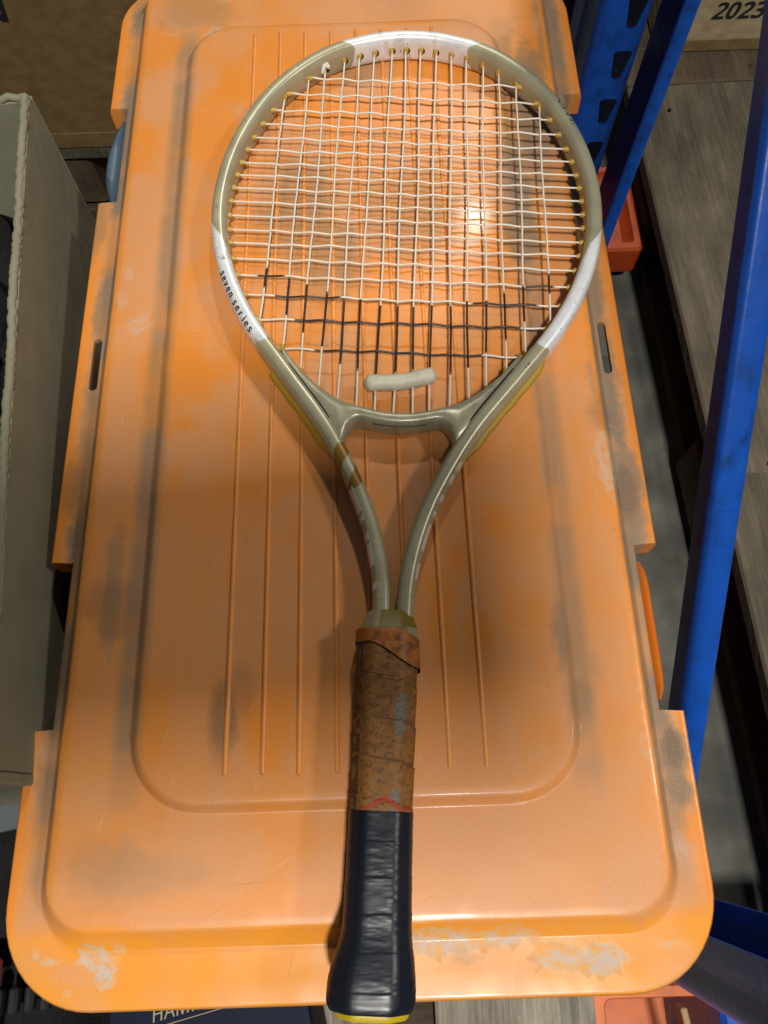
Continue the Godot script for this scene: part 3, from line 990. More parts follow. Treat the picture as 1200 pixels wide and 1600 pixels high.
	for i in 13:
		var f := 0.0
		if i < 4: f = 0.0016 * sin(PI / 2 * i / 3.0)
		elif i > 8: f = 0.0016 * sin(PI / 2 * (12 - i) / 3.0)
		else: f = 0.0016
		var zz := -0.2925 + 0.2925 * (i - 6) / 6.0 if i > 3 and i < 9 else 0.0
		if i <= 3: zz = -0.586 + 0.0016 * (1.0 - cos(PI / 2 * i / 3.0))
		elif i >= 9: zz = 0.0 - 0.0016 * (1.0 - cos(PI / 2 * (12 - i) / 3.0))
		else: zz = -0.58 + 0.574 * (i - 4) / 4.0
		var r := PackedVector3Array()
		for k in 9:
			var an := PI * k / 8.0
			r.append(Vector3(cos(an) * maxf(f, 0.00002), sin(an) * maxf(f, 0.00002) * 0.9 - 0.0002, zz))
		rrow.append(r)
	rib.grid(rrow, false, true)
	var rmesh := rib.mesh(50)
	for k in 8:
		var o := put("rib", rmesh, rm, lid)
		o.position = base + Vector3(-0.0732 + 0.02092 * k + 0.0003 * sin(k * 2.3), 0.0175, -0.0195 + 0.0006 * sin(k * 4.1))
		o.scale = Vector3(1.0 + 0.1 * sin(k * 3.1), 1.0 + 0.15 * sin(k * 1.7), 1.0)
	# body under the lid
	var bg := Geo.new()
	var brow := []
	for q: Array in [[-0.004, 0.173, 0.383], [-0.03, 0.172, 0.382], [-0.034, 0.170, 0.376], [-0.2, 0.165, 0.366], [-0.326, 0.16, 0.356], [-0.33, 0.156, 0.352]]:
		var row := PackedVector3Array()
		for k in 4:
			for mm in 7:
				var an := PI / 2 * (k + mm / 6.0)
				row.append(base + Vector3((q[1] - 0.04) * [1, -1, -1, 1][k] + 0.04 * cos(an), q[0], zc + (q[2] - 0.04) * [1, 1, -1, -1][k] + 0.04 * sin(an)))
		brow.append(row)
	bg.grid(brow, true, false)
	bg.cap(brow[5])
	put("body", bg.mesh(30), std(Color(0.85, 0.38, 0.06), 0.4), t)
	# clip handles in the notches: blue-grey at the far left, orange at the near right
	for q: Array in [[-1.0, -0.4965, 0], [1.0, -0.1015, 1]]:
		var c := Geo.new()
		var crow := []
		for i in 15:
			var f := i / 14.0 * 2.0 - 1.0
			var bulge: float = 0.0105 * (1.0 - f * f) if q[2] == 0 else 0.0045 * (1.0 - pow(f, 8.0))
			var row := PackedVector3Array()
			var wd := 0.004 + bulge
			for k in 12:
				var an := TAU * k / 12.0
				row.append(Vector3(q[0] * (0.1835 + wd * 0.5 + (0.5 * wd + 0.001) * cos(an)), -0.022 + 0.016 * sin(an), 0.044 * f))
			crow.append(row)
		c.grid(crow, true, q[0] > 0.0)
		c.cap(crow[0], q[0] > 0.0); c.cap(crow[14], q[0] < 0.0)
		var cm := std(Color(0.3, 0.38, 0.45), 0.45) if q[2] == 0 else std(Color(0.8, 0.42, 0.08), 0.5)
		var o := put("clip_handle", c.mesh(60), cm, t)
		o.position = base + Vector3(0, -0.001 if q[2] == 0 else -0.006, q[1])
		if q[2] == 0: o.set_meta("label", "blue-grey clip handle in the far left notch of the orange lid")

# ---------------------------------------------------------------- racket
var hoop_line: PackedVector2Array   # centre line of the hoop: x, distance from the butt
var hoop_out: PackedVector2Array    # outward normals
var hoop_arc: PackedFloat32Array    # length so far / whole length

func make_hoop_line() -> void:
	var half := [[6.4, 192], [7.6, 220], [13.7, 250], [24.9, 280], [46.4, 320], [75.6, 360], [104.0, 400], [123.0, 440], [132.6, 480], [133.0, 520], [125.2, 560], [108.6, 600], [86.2, 630], [58.9, 652], [27.5, 664]]
	var pts: Array[Vector2] = []
	for h: Array in half: pts.append(Vector2(-h[0], h[1]) * 0.001)
	pts.append(Vector2(0, 0.6673))
	for k in half.size(): pts.append(Vector2(half[half.size() - 1 - k][0], half[half.size() - 1 - k][1]) * 0.001)
	for i in pts.size() - 1:
		for k in 12:
			hoop_line.append(pts[i].cubic_interpolate(pts[i + 1], pts[maxi(i - 1, 0)], pts[mini(i + 2, pts.size() - 1)], k / 12.0))
	hoop_line.append(pts[pts.size() - 1])
	var total := 0.0
	for i in hoop_line.size():
		var t := (hoop_line[mini(i + 1, hoop_line.size() - 1)] - hoop_line[maxi(i - 1, 0)]).normalized()
		hoop_out.append(Vector2(-t.y, t.x))
		if i > 0: total += hoop_line[i].distance_to(hoop_line[i - 1])
		hoop_arc.append(total)
	for i in hoop_arc.size(): hoop_arc[i] /= total

func hoop_x(s: float, side: float, inset: float) -> float:
	# x of the inner face at a distance s on one side
	var best := 0.0
	for i in hoop_line.size() - 1:
		var a := hoop_line[i] - hoop_out[i] * inset
		var b := hoop_line[i + 1] - hoop_out[i + 1] * inset
		if (a.y - s) * (b.y - s) <= 0.0 and a.y > 0.33 or (a.y - s) * (b.y - s) <= 0.0 and b.y > 0.33:
			var x := lerpf(a.x, b.x, 0.0 if is_equal_approx(a.y, b.y) else (s - a.y) / (b.y - a.y))
			if x * side > best * side: best = x
	return best

func hoop_s(x: float, far: bool, inset: float) -> float:
	var best := 0.0 if far else 1.0
	for i in hoop_line.size() - 1:
		var a := hoop_line[i] - hoop_out[i] * inset
		var b := hoop_line[i + 1] - hoop_out[i + 1] * inset
		if (a.x - x) * (b.x - x) <= 0.0:
			var s := lerpf(a.y, b.y, 0.0 if is_equal_approx(a.x, b.x) else (x - a.x) / (b.x - a.x))
			if far: best = maxf(best, s)
			elif s > 0.3: best = minf(best, s)
	return best

func bridge_top(x: float) -> float:
	# far edge of the throat bridge
	var ax := absf(x)
	return 0.3315 + 6.2 * ax * ax + 260.0 * pow(ax, 4.0)

func hoop_texture() -> ImageTexture:
	var W := 2048
	var H := 64
	var gold := Color(0.63, 0.615, 0.51)
	var white := Color(0.88, 0.89, 0.9)
	var mustard := Color(0.5, 0.37, 0.1)
	var blotch := noise_bytes(201, 0.02, W, H, 4)
	var speck := noise_bytes(202, 0.22, W, H, 2)
	var left_marks := [[0.263, 0.2786], [0.257, 0.261], [0.2445, 0.2494], [0.2285, 0.243], [0.2138, 0.218]]
	var right_marks := [[0.2945, 0.3], [0.285, 0.2915], [0.273, 0.2775], [0.263, 0.266], [0.24, 0.2575], [0.222, 0.232]]
	var out := PackedByteArray()
	out.resize(W * H * 3)
	var idx := 0
	for q in W:
		var u := float(q) / (W - 1)
		while idx < hoop_arc.size() - 2 and hoop_arc[idx + 1] < u: idx += 1
		var f := clampf((u - hoop_arc[idx]) / maxf(1e-6, hoop_arc[idx + 1] - hoop_arc[idx]), 0.0, 1.0)
		var p := hoop_line[idx].lerp(hoop_line[idx + 1], f)
		var ax := absf(p.x)
		for j in H:
			var an := TAU * j / H      # 0 outer, quarter = top, half = inner, three quarters = underside
			var lat := cos(an)
			var top := sin(an)
			var c := gold
			var b := 1.0 + (blotch[j * W + q] - 128) / 128.0 * 0.07
			var is_white := false
			if p.y > 0.6 and ax < 0.0515 + 0.004 * lat + 0.002 * sin(an * 2.0): is_white = true
			var cap_s := 0.4665 + 0.017 * lat - 0.012 * maxf(0.0, -lat) * maxf(0.0, -lat)
			if p.y > 0.3815 + 0.0012 * sin(an * 3.0) and p.y < cap_s and ax > 0.07: is_white = true
			if is_white:
				c = white
				var sp: int = speck[j * W + q]
				if sp > 214 and (lat > 0.2 or blotch[j * W + q] > 165): c = Color(0.18, 0.19, 0.18)
				else: c = white.lerp(Color(0.6, 0.61, 0.58), clampf((blotch[j * W + q] - 150) / 130.0, 0.0, 0.4))
			else:
				var sp: int = speck[j * W + q]
				if sp > 226 and lat > -0.1: c = Color(0.22, 0.21, 0.17)
				elif sp < 26 and blotch[j * W + q] > 140: c = Color(0.75, 0.73, 0.62)
			# mustard remains of tape on the left shaft, white paint remains along the outer sides of both shafts
			if p.x < 0.0 and p.y > 0.2775 and p.y < 0.306 and (0.35 + 0.65 * sin((p.y - 0.277) * 330.0 + lat * 2.2) + (blotch[j * W + q] - 128) / 260.0) > 0.2 and lat > -0.85: c = mustard
			if p.y > 0.205 and p.y < 0.302 and lat > (0.45 if p.x < 0.0 else 0.72) and top > -0.6:
				for k: Array in (left_marks if p.x < 0.0 else right_marks):
					if p.y > k[0] + 0.0006 * sin(an * 9.0) and p.y < k[1] + 0.0008 * sin(an * 7.0): c = Color(0.87, 0.87, 0.86)
			# chips along the right shoulder
			if p.x > 0.1 and p.y > 0.572 and p.y < 0.616 and lat > 0.1 and lat < 0.8 and top > 0.0 and speck[j * W + q] > 150 and blotch[j * W + q] > 118: c = Color(0.2, 0.2, 0.17)
			var o := (j * W + q) * 3
			out[o] = clampi(int(c.r * b * 255.0), 0, 255)
			out[o + 1] = clampi(int(c.g * b * 255.0), 0, 255)
			out[o + 2] = clampi(int(c.b * b * 255.0), 0, 255)
	return tex(W, H, out)

func sup(v: float, e: float) -> float:
	return signf(v) * pow(absf(v), e)

func octo(hw: float, hh: float, x: float, y: float, z: float, per := 5, skew := 0.0) -> PackedVector3Array:
	# rounded octagon ring in the x-y plane, 8 * per points from angle 0 (right) counter-clockwise
	var corners: Array[Vector2] = []
	var cx := hw * 0.52
	var cy := hh * 0.5
	for q: Array in [[hw, cy], [cx, hh], [-cx, hh], [-hw, cy], [-hw, -cy], [-cx, -hh], [cx, -hh], [hw, -cy]]: corners.append(Vector2(q[0], q[1]))
	var out := PackedVector3Array()
	for k in 8:
		var p := corners[k]
		var a := corners[(k + 7) % 8]
		var b := corners[(k + 1) % 8]
		var r := minf(hw, hh) * 0.16
		var p0 := p + (a - p).normalized() * r
		var p1 := p + (b - p).normalized() * r
		for m in per:
			var f := float(m) / per
			if m < 3:
				var g := m / 2.0
				var w := p0.lerp(p, g).lerp(p.lerp(p1, g), g)
				out.append(Vector3(x + w.x, y + w.y, z + skew * w.x / hw))
			else:
				var q1 := b + (p - b).normalized() * r
				var w := p1.lerp(q1, (m - 2.0) / (per - 2.0))
				out.append(Vector3(x + w.x, y + w.y, z + skew * w.x / hw))
	return out

func build_racket() -> void:
	make_hoop_line()
	var t := thing("tennis_racket", "worn champagne and white tennis racket with taped handle lying on the orange lid", "tennis racket", Vector3(-0.0100, PANEL_Y + 0.0004, 0.0952), deg_to_rad(-3.805))
	# --- hoop and shafts: one tube
	var g := Geo.new()
	var rows := []
	var uvs := []
	var N := 32
	for i in hoop_line.size():
		var p := hoop_line[i]
		var o := hoop_out[i]
		var head := clampf((p.y - 0.3) / 0.1, 0.0, 1.0)
		var w := lerpf(0.0058, 0.006, head)
		var b := lerpf(0.0102, 0.011, head)
		var row := PackedVector3Array()
		var ur := PackedVector2Array()
		for k in N + 1:
			var an := TAU * k / N
			var lx := sup(cos(an), 0.72) * w
			var ly := sup(sin(an), 0.72) * b
			# slight bevel on the outer shoulder, hollow line on the inside
			if cos(an) < -0.6: lx += 0.0006 * (1.0 - absf(sin(an)))
			row.append(Vector3(p.x + o.x * lx, 0.011 + ly, -(p.y + o.y * lx)))
			ur.append(Vector2(hoop_arc[i], float(k) / N))
		rows.append(row)
		uvs.append(ur)
	g.grid(rows, false, true, uvs)
	var hm := std(Color.WHITE, 0.36, 0.25, 0.5)
	hm.albedo_texture = hoop_texture()
	hm.clearcoat_enabled = true; hm.clearcoat = 0.35; hm.clearcoat_roughness = 0.2
	var hoop := put("hoop", g.mesh(50), hm, t)
	# --- lettering along the white part at the left
	var word := "seven series"
	var lm := std(Color(0.15, 0.15, 0.16), 0.6)
	var st := SurfaceTool.new()
	st.begin(Mesh.PRIMITIVE_TRIANGLES)
	var at_s := 0.4345
	for ch in word:
		var step := 0.0046 if ch != " " else 0.0022
		if ch == "i": step = 0.0036
		if ch != " ":
			# nearest point of the hoop at the left
			var bi := 0
			for i in hoop_line.size():
				if hoop_line[i].x < -0.05 and absf(hoop_line[i].y - at_s) < absf(hoop_line[bi].y - at_s): bi = i
			var p := hoop_line[bi]
			if hoop_line[bi].y != at_s:
				var nb := bi + (1 if hoop_line[bi].y < at_s else -1)
				p = hoop_line[bi].lerp(hoop_line[nb], (at_s - hoop_line[bi].y) / (hoop_line[nb].y - hoop_line[bi].y))
			var o := hoop_out[bi]
			var an := deg_to_rad(66.0)
			var lx := sup(cos(an), 0.72) * 0.006
			var ly := sup(sin(an), 0.72) * 0.011
			var out3 := Vector3(o.x, 0, -o.y)
			var nrm := (out3 * 0.55 + Vector3.UP * 0.83).normalized()
			var up := (-out3 - nrm * (-out3).dot(nrm)).normalized()
			var right := up.cross(nrm)
			var tm := lettering(ch, 0.0043)
			tm.depth = 0.0003; tm.curve_step = 2.0
			st.append_from(tm, 0, Transform3D(Basis(right, up, nrm), Vector3(p.x + o.x * lx, 0.011 + ly, -(p.y + o.y * lx)) + nrm * 0.0001))
		at_s -= step * 0.93
	put("lettering", st.commit(), lm, hoop)
	# --- throat bridge, lofted between its two edges and running into the tubes
	var bg := Geo.new()
	var lowx := [0.0, 9.0, 17.0, 23.0, 27.5, 31.0, 33.5, 34.6, 36.0, 46.0, 60.0, 76.0]
	var lows := [321.0, 321.6, 323.2, 324.6, 324.2, 321.0, 316.0, 309.0, 306.0, 318.0, 338.0, 362.0]
	var topx := [0.0, 9.0, 17.0, 23.0, 28.0, 32.0, 35.5, 39.0, 43.0, 53.0, 66.0, 80.0]
	var brows := []
	for i in range(-11, 12):
		var k := absi(i)
		var sg := signf(i)
		var lo := Vector2(sg * lowx[k], lows[k]) * 0.001
		var hi := Vector2(sg * topx[k] * 0.001, bridge_top(topx[k] * 0.001))
		var row := PackedVector3Array()
		var th := 0.0098 if k < 9 else lerpf(0.0098, 0.004, (k - 8) / 3.0)
		for m in 24:
			var an := TAU * m / 24.0
			var w := hi.lerp(lo, 0.5 - 0.5 * sup(cos(an), 0.75))
			row.append(Vector3(w.x, 0.0112 + sup(sin(an), 0.8) * th, -w.y))
		brows.append(row)
	bg.grid(brows, true, false)
	var gm := std(Color(0.65, 0.64, 0.54), 0.36, 0.25)
	gm.clearcoat_enabled = true; gm.clearcoat = 0.35; gm.clearcoat_roughness = 0.2
	gm.albedo_texture = ramp_texture(211, 0.03, Vector2i(256, 256), [[0.0, Color(0.8, 0.8, 0.78)], [0.5, Color(0.96, 0.96, 0.96)], [1.0, Color(1, 1, 1)]])
	gm.uv1_triplanar = true; gm.uv1_scale = Vector3(12, 12, 12)
	var br := put("throat_bridge", bg.mesh(60), gm, t)
	# dark seam lines where the bridge meets the shafts, worn print line on its front
	for sg: float in [-1.0, 1.0]:
		var seam := Geo.new()
		var sp := PackedVector3Array()
		for k in 9:
			var f := k / 8.0
			var i := 0
			var s := lerpf(0.312, 0.362, f)
			var x := 0.0
			for j in hoop_line.size() - 1:
				if hoop_line[j].x * sg > 0.0 and (hoop_line[j].y - s) * (hoop_line[j + 1].y - s) <= 0.0 and absf(hoop_line[j].x) < 0.1:
					x = lerpf(hoop_line[j].x, hoop_line[j + 1].x, (s - hoop_line[j].y) / (hoop_line[j + 1].y - hoop_line[j].y)); i = j
			var q := Vector2(x, s) - hoop_out[i] * 0.0047
			sp.append(Vector3(q.x, 0.0192, -q.y))
		seam.tube(sp, PackedFloat32Array([0.0003, 0.0005, 0.0006, 0.0006, 0.0006, 0.0005, 0.0005, 0.0004, 0.0002]), 6)
		put("seam", seam.mesh(), std(Color(0.07, 0.065, 0.05), 0.7), br)
	var pr := Geo.new()
	var pp := PackedVector3Array()
	for k in 15:
		var x := lerpf(-0.017, 0.017, k / 14.0)
		pp.append(Vector3(x, 0.0165, -(0.3218 + 6.0 * x * x)))
	pr.tube(pp, PackedFloat32Array([0.0005]), 5)
	put("printed_line", pr.mesh(), std(Color(0.22, 0.25, 0.24), 0.5), br)
	# --- yellow bumper strips on the outer side low on the hoop
	var ym := std(Color(0.62, 0.49, 0.12), 0.45)
	ym.backlight_enabled = false
	for sg: float in [-1.0, 1.0]:
		var yr := []
		for i in hoop_line.size():
			var p := hoop_line[i]
			if p.x * sg > 0.0 and p.y > 0.304 and p.y < (0.382 if sg > 0.0 else 0.37) and absf(p.x) < 0.13:
				var o := hoop_out[i]
				var row := PackedVector3Array()
				var w := (0.0034 + 0.0003 * sin(p.y * 420.0)) * smoothstep(0.3035, 0.318, p.y) * smoothstep(0.383, 0.372, p.y) + 0.0002
				for k in 10:
					var an := TAU * k / 10.0
					var lx := 0.0056 + w * cos(an)
					row.append(Vector3(p.x + o.x * lx, 0.0085 + 0.0028 * sin(an), -(p.y + o.y * lx)))
				yr.append(row)
		var yg := Geo.new()
		yg.grid(yr, true, true)
		yg.cap(yr[0]); yg.cap(yr[yr.size() - 1], true)
		put("grommet_strip", yg.mesh(60), ym, t)
	# --- strings
	var mains := [-97.0, -80.0, -66.6, -53.0, -40.9, -28.8, -15.7, -4.0, 7.8, 19.5, 32.2, 44.3, 56.7, 69.1, 83.0, 100.0]
	var cl := [626.0, 609.0, 592.0, 577.5, 563.5, 551.3, 538.5, 526.5, 514.3, 501.8, 489.2, 476.5, 464.8, 451.6, 437.6, 421.5, 402.4, 379.4]
	var tilt := [6.0, 6.5, 5.6, 6.0, 6.2, 6.4, 6.5, 6.6, 6.6, 6.3, 5.5, 5.3, 5.8, 4.6, 4.6, 4.2, 3.0, 2.8]
	# black stencil on the strings (start, end)
	var bm := [[445.5, 428.7], [438.2, 406.4], [431.5, 392.4], [425.5, 381.1], [420.5, 368.6], [419.8, 364.0], [415.9, 360.5], [416.2, 362.3], [415.5, 364.5], [416.8, 366.3], [417.2, 362.8], [420.1, 368.0], [422.0, 379.6], [428.7, 389.9], [434.4, 404.6], [445.1, 428.5]]
	var bc := {14: [[-103.0, -84.0], [83.0, 103.0]], 15: [[-89.4, -43.7], [46.6, 91.0]], 16: [[-74.2, 79.3]], 17: [[-59.0, 53.2]]}
	var sm := std(Color.WHITE, 0.4)
	sm.vertex_color_use_as_albedo = true
	sm.subsurf_scatter_enabled = false
	var pale := Color(0.66, 0.6, 0.5)
	var ink := Color(0.012, 0.011, 0.012)
	var grom := std(Color(0.68, 0.54, 0.2), 0.45)
	var hole := std(Color(0.03, 0.03, 0.025), 0.8)
	var gmesh := CylinderMesh.new()
	gmesh.top_radius = 0.0018; gmesh.bottom_radius = 0.0026; gmesh.height = 0.0052; gmesh.radial_segments = 10
	var hmesh := CylinderMesh.new()
	hmesh.top_radius = 0.0028; hmesh.bottom_radius = 0.0028; hmesh.height = 0.0006; hmesh.radial_segments = 12
	var rg := RandomNumberGenerator.new()
	rg.seed = 77
	var Y := 0.0112
	for k in 16:
		var x: float = mains[k] * 0.001
		var far := hoop_s(x * 0.995, true, 0.0056)
		var near := hoop_s(x, false, 0.0056)
		if absf(x) < 0.082: near = maxf(bridge_top(x) - 0.001, near if absf(x) > 0.07 else 0.0)
		var pts := PackedVector3Array()
		var cols := []
		var n := 150
		for i in n + 1:
			var s := lerpf(near - 0.002, far + 0.003, float(i) / n)
			# weave: over and under the crosses in turn
			var y := 0.0
			var sway := 0.0
			var ci := -1.0
			for c in 17:
				if s <= cl[c] * 0.001 and s >= cl[c + 1] * 0.001:
					ci = c + (cl[c] * 0.001 - s) / ((cl[c] - cl[c + 1]) * 0.001)
			if ci >= 0.0: y = 0.00055 * cos(PI * (ci + k))
			sway = 0.0006 * sin(s * 31.0 + k * 2.1)
			pts.append(Vector3(x + sway, Y + y, -s))
			cols.append(pale.lerp(ink, smoothstep(bm[k][0] * 0.001 + 0.001, bm[k][0] * 0.001 - 0.001, s) * smoothstep(bm[k][1] * 0.001 - 0.001, bm[k][1] * 0.001 + 0.001, s)))
		var gs := Geo.new()
		string_tube(gs, pts, cols, 0.00073)
		put("main_string", gs.mesh(70), sm, t)
		for e in 2:
			var s := far if e == 0 else near
			if e == 1 and absf(x) < 0.045: continue
			if e == 0 and k == 2: continue
			var gr := put("grommet", gmesh, grom, t)
			gr.position = Vector3(x, Y, -s) + Vector3(0, 0, -0.0002 if e == 0 else 0.0002)
			gr.rotation.x = (PI / 2 if e == 0 else -PI / 2)
	for c in 18:
		var sl: float = (cl[c] + tilt[c] * 0.5) * 0.001
		var sr: float = (cl[c] - tilt[c] * 0.5) * 0.001
		var xl := hoop_x(sl, -1.0, 0.0056)
		var xr := hoop_x(sr, 1.0, 0.0056)
		var pts := PackedVector3Array()
		var cols := []
		var n := 150
		for i in n + 1:
			var f := float(i) / n
			var x := lerpf(xl - 0.002, xr + 0.002, f)
			var s := lerpf(sl, sr, f)
			var mi := -1.0
			for k in 15:
				if x >= mains[k] * 0.001 and x <= mains[k + 1] * 0.001:
					mi = k + (x - mains[k] * 0.001) / ((mains[k + 1] - mains[k]) * 0.001)
			var y := 0.0
			var sway := 0.0
			if mi >= 0.0:
				y = -0.00075 * cos(PI * (mi + c))
				sway = 0.00035 * sin(mi * 1.1 + c * 1.9)
			pts.append(Vector3(x, Y + y, -(s + sway)))
			var black := 0.0
			if bc.has(c):
				for b: Array in bc[c]:
					black = maxf(black, smoothstep(b[0] * 0.001 - 0.001, b[0] * 0.001 + 0.001, x) * smoothstep(b[1] * 0.001 + 0.001, b[1] * 0.001 - 0.001, x))
			cols.append(pale.lerp(Color(0.02, 0.018, 0.018), black))
		var gs := Geo.new()
		string_tube(gs, pts, cols, 0.00073)
		put("cross_string", gs.mesh(70), sm, t)
		for e in 2:
			var gr := put("grommet", gmesh, grom, t)
			gr.position = Vector3(xl + 0.0002, Y, -sl) if e == 0 else Vector3(xr - 0.0002, Y, -sr)
			gr.rotation.z = (-PI / 2 if e == 0 else PI / 2)
	# dark eyelets round the grommets at the tip
	for k in 16:
		var x: float = mains[k] * 0.001
		var far := hoop_s(x, true, 0.0054)
		var bi := 0
		for i in hoop_line.size():
			if hoop_line[i].y > 0.5 and absf(hoop_line[i].x - x) < absf(hoop_line[bi].x - x): bi = i
		var hh := put("eyelet", hmesh, hole, t)
		var o := hoop_out[bi]
		hh.transform = Transform3D(Basis(Quaternion(Vector3.UP, Vector3(-o.x, 0, o.y).normalized())), Vector3(x + 0.0006, Y - 0.0009, -far - 0.0001))
	# knot on the third main string
	var kx := -0.0666
	var kf := hoop_s(kx, true, 0.0062)
	var kn := Geo.new()
	kn.tube(PackedVector3Array([Vector3(kx - 0.0026, Y + 0.001, -kf + 0.0065), Vector3(kx - 0.0022, Y + 0.002, -kf + 0.003), Vector3(kx - 0.0012, Y + 0.003, -kf + 0.0005), Vector3(kx + 0.0012, Y + 0.0032, -kf), Vector3(kx + 0.0018, Y + 0.003, -kf + 0.0012), Vector3(kx, Y + 0.0036, -kf + 0.0016)]), PackedFloat32Array([0.0009, 0.0016, 0.0022, 0.0024, 0.0022, 0.0012]), 10)
	put("string_knot", kn.mesh(70), std(Color(0.78, 0.75, 0.68), 0.45), t)
	# --- dampener: soft rubber worm woven on the four middle strings
	var dg := Geo.new()
	var dp := PackedVector3Array()
	var dr := PackedFloat32Array()
	for i in 31:
		var f := i / 30.0
		var e := minf(f, 1.0 - f) * 30.0
		dp.append(Vector3(lerpf(-0.0235, 0.0232, f), Y + 0.0014 + 0.0006 * sin(f * 9.0), -(lerpf(0.3545, 0.3622, f) - 0.0016 * sin(PI * f))))
		dr.append(0.0055 * sqrt(clampf(1.0 - pow(1.0 - minf(e / 2.6, 1.0), 2.2), 0.06, 1.0)) * (1.0 + 0.03 * sin(f * 17.0)))
	dg.tube(dp, dr, 16)
	var dm := std(Color(0.78, 0.77, 0.7), 0.5)
	dm.subsurf_scatter_enabled = true; dm.subsurf_scatter_strength = 0.25
	dm.albedo_texture = ramp_texture(221, 0.06, Vector2i(256, 256), [[0.0, Color(0.88, 0.87, 0.82)], [0.4, Color(0.96, 0.96, 0.95)], [1.0, Color(1, 1, 1)]])
	dm.uv1_triplanar = true; dm.uv1_scale = Vector3(14, 14, 14)
	var da := put("vibration_dampener", dg.mesh(60), dm, t)
	da.set_meta("label", "dirty white rubber worm woven across the four middle strings")
	build_handle(t)

func string_tube(g: Geo, pts: PackedVector3Array, cols: Array, r: float) -> void:
	var rows := []
	for i in pts.size():
		var d := (pts[mini(i + 1, pts.size() - 1)] - pts[maxi(i - 1, 0)]).normalized()
		var s := d.cross(Vector3.UP).normalized()
		var u := s.cross(d).normalized()
		var row := PackedVector3Array()
		for k in 7:
			var a := TAU * k / 7.0
			row.append(pts[i] + (s * cos(a) + u * sin(a)) * r)
		rows.append(row)
	g.grid(rows, true, true, [], cols)

func leather_texture() -> ImageTexture:
	var W := 512
	var H := 512
	var a := noise_bytes(231, 0.02, W, H, 5)
	var b := noise_bytes(232, 0.12, W, H, 3)
	var c2 := noise_bytes(233, 0.045, W, H, 4)
	var out := PackedByteArray()
	out.resize(W * H * 3)
	for j in H:
		var s := lerpf(0.183, 0.09, float(j) / H)
		for q in W:
			var id := j * W + q
			var an := TAU * q / W
			var x := cos(an) * 17.0
			var up := sin(an) > 0.0
			var c := Color(0.45, 0.285, 0.11).lerp(Color(0.57, 0.385, 0.18), a[id] / 255.0)
			if b[id] > 216 and a[id] > 120: c = c.lerp(Color(0.1, 0.065, 0.04), 0.6)
			c = c.lerp(Color(0.2, 0.14, 0.09), clampf((c2[(j * W + (q + 170) % W)] - 150) / 80.0, 0.0, 0.4))
			# worn-through tan patches toward the tape
			var wear := (c2[id] - 128) / 128.0 + clampf((0.135 - s) / 0.04, -0.4, 0.5) * 0.75
			c = c.lerp(Color(0.55, 0.37, 0.13), clampf((wear - 0.4) * 6.0, 0.0, 0.75))
			if up and x < -11.0 and a[id] > 90: c = c.lerp(Color(0.14, 0.11, 0.09), 0.6)
			if up and x < -12.0 and s > 0.15: c = c.lerp(Color(0.4, 0.25, 0.17), 0.5)
			# shiny grey patches
			var d1 := Vector2((x - 8.4 - (s - 0.142) * 60.0) / 3.6, (s - 0.142) / 0.0105).length() + (c2[id] - 128) * 0.004
			var d2 := Vector2((x - 7.0) / 2.6, (s - 0.0985) / 0.006).length() + (c2[id] - 128) * 0.004
			if up and (d1 < 1.0 or d2 < 1.0): c = Color(0.3, 0.27, 0.23).lerp(Color(0.55, 0.51, 0.45), b[id] / 255.0)
			# orange printed chevron and bar just above the tape
			if up:
				var yy := (s - 0.0935) * 1000.0
				var cv := absf(x - 2.6) * 0.85
				if yy + cv < 8.2 and yy + cv > 4.6 and yy > -0.5 and absf(x - 2.6) < 8.0: c = Color(0.6, 0.24, 0.1)
				if x > 11.5 and x < 16.0 and yy > 0.4 and yy < 3.4: c = Color(0.58, 0.25, 0.08)
			out[id * 3] = int(c.r * 255.0); out[id * 3 + 1] = int(c.g * 255.0); out[id * 3 + 2] = int(c.b * 255.0)
	return tex(W, H, out)

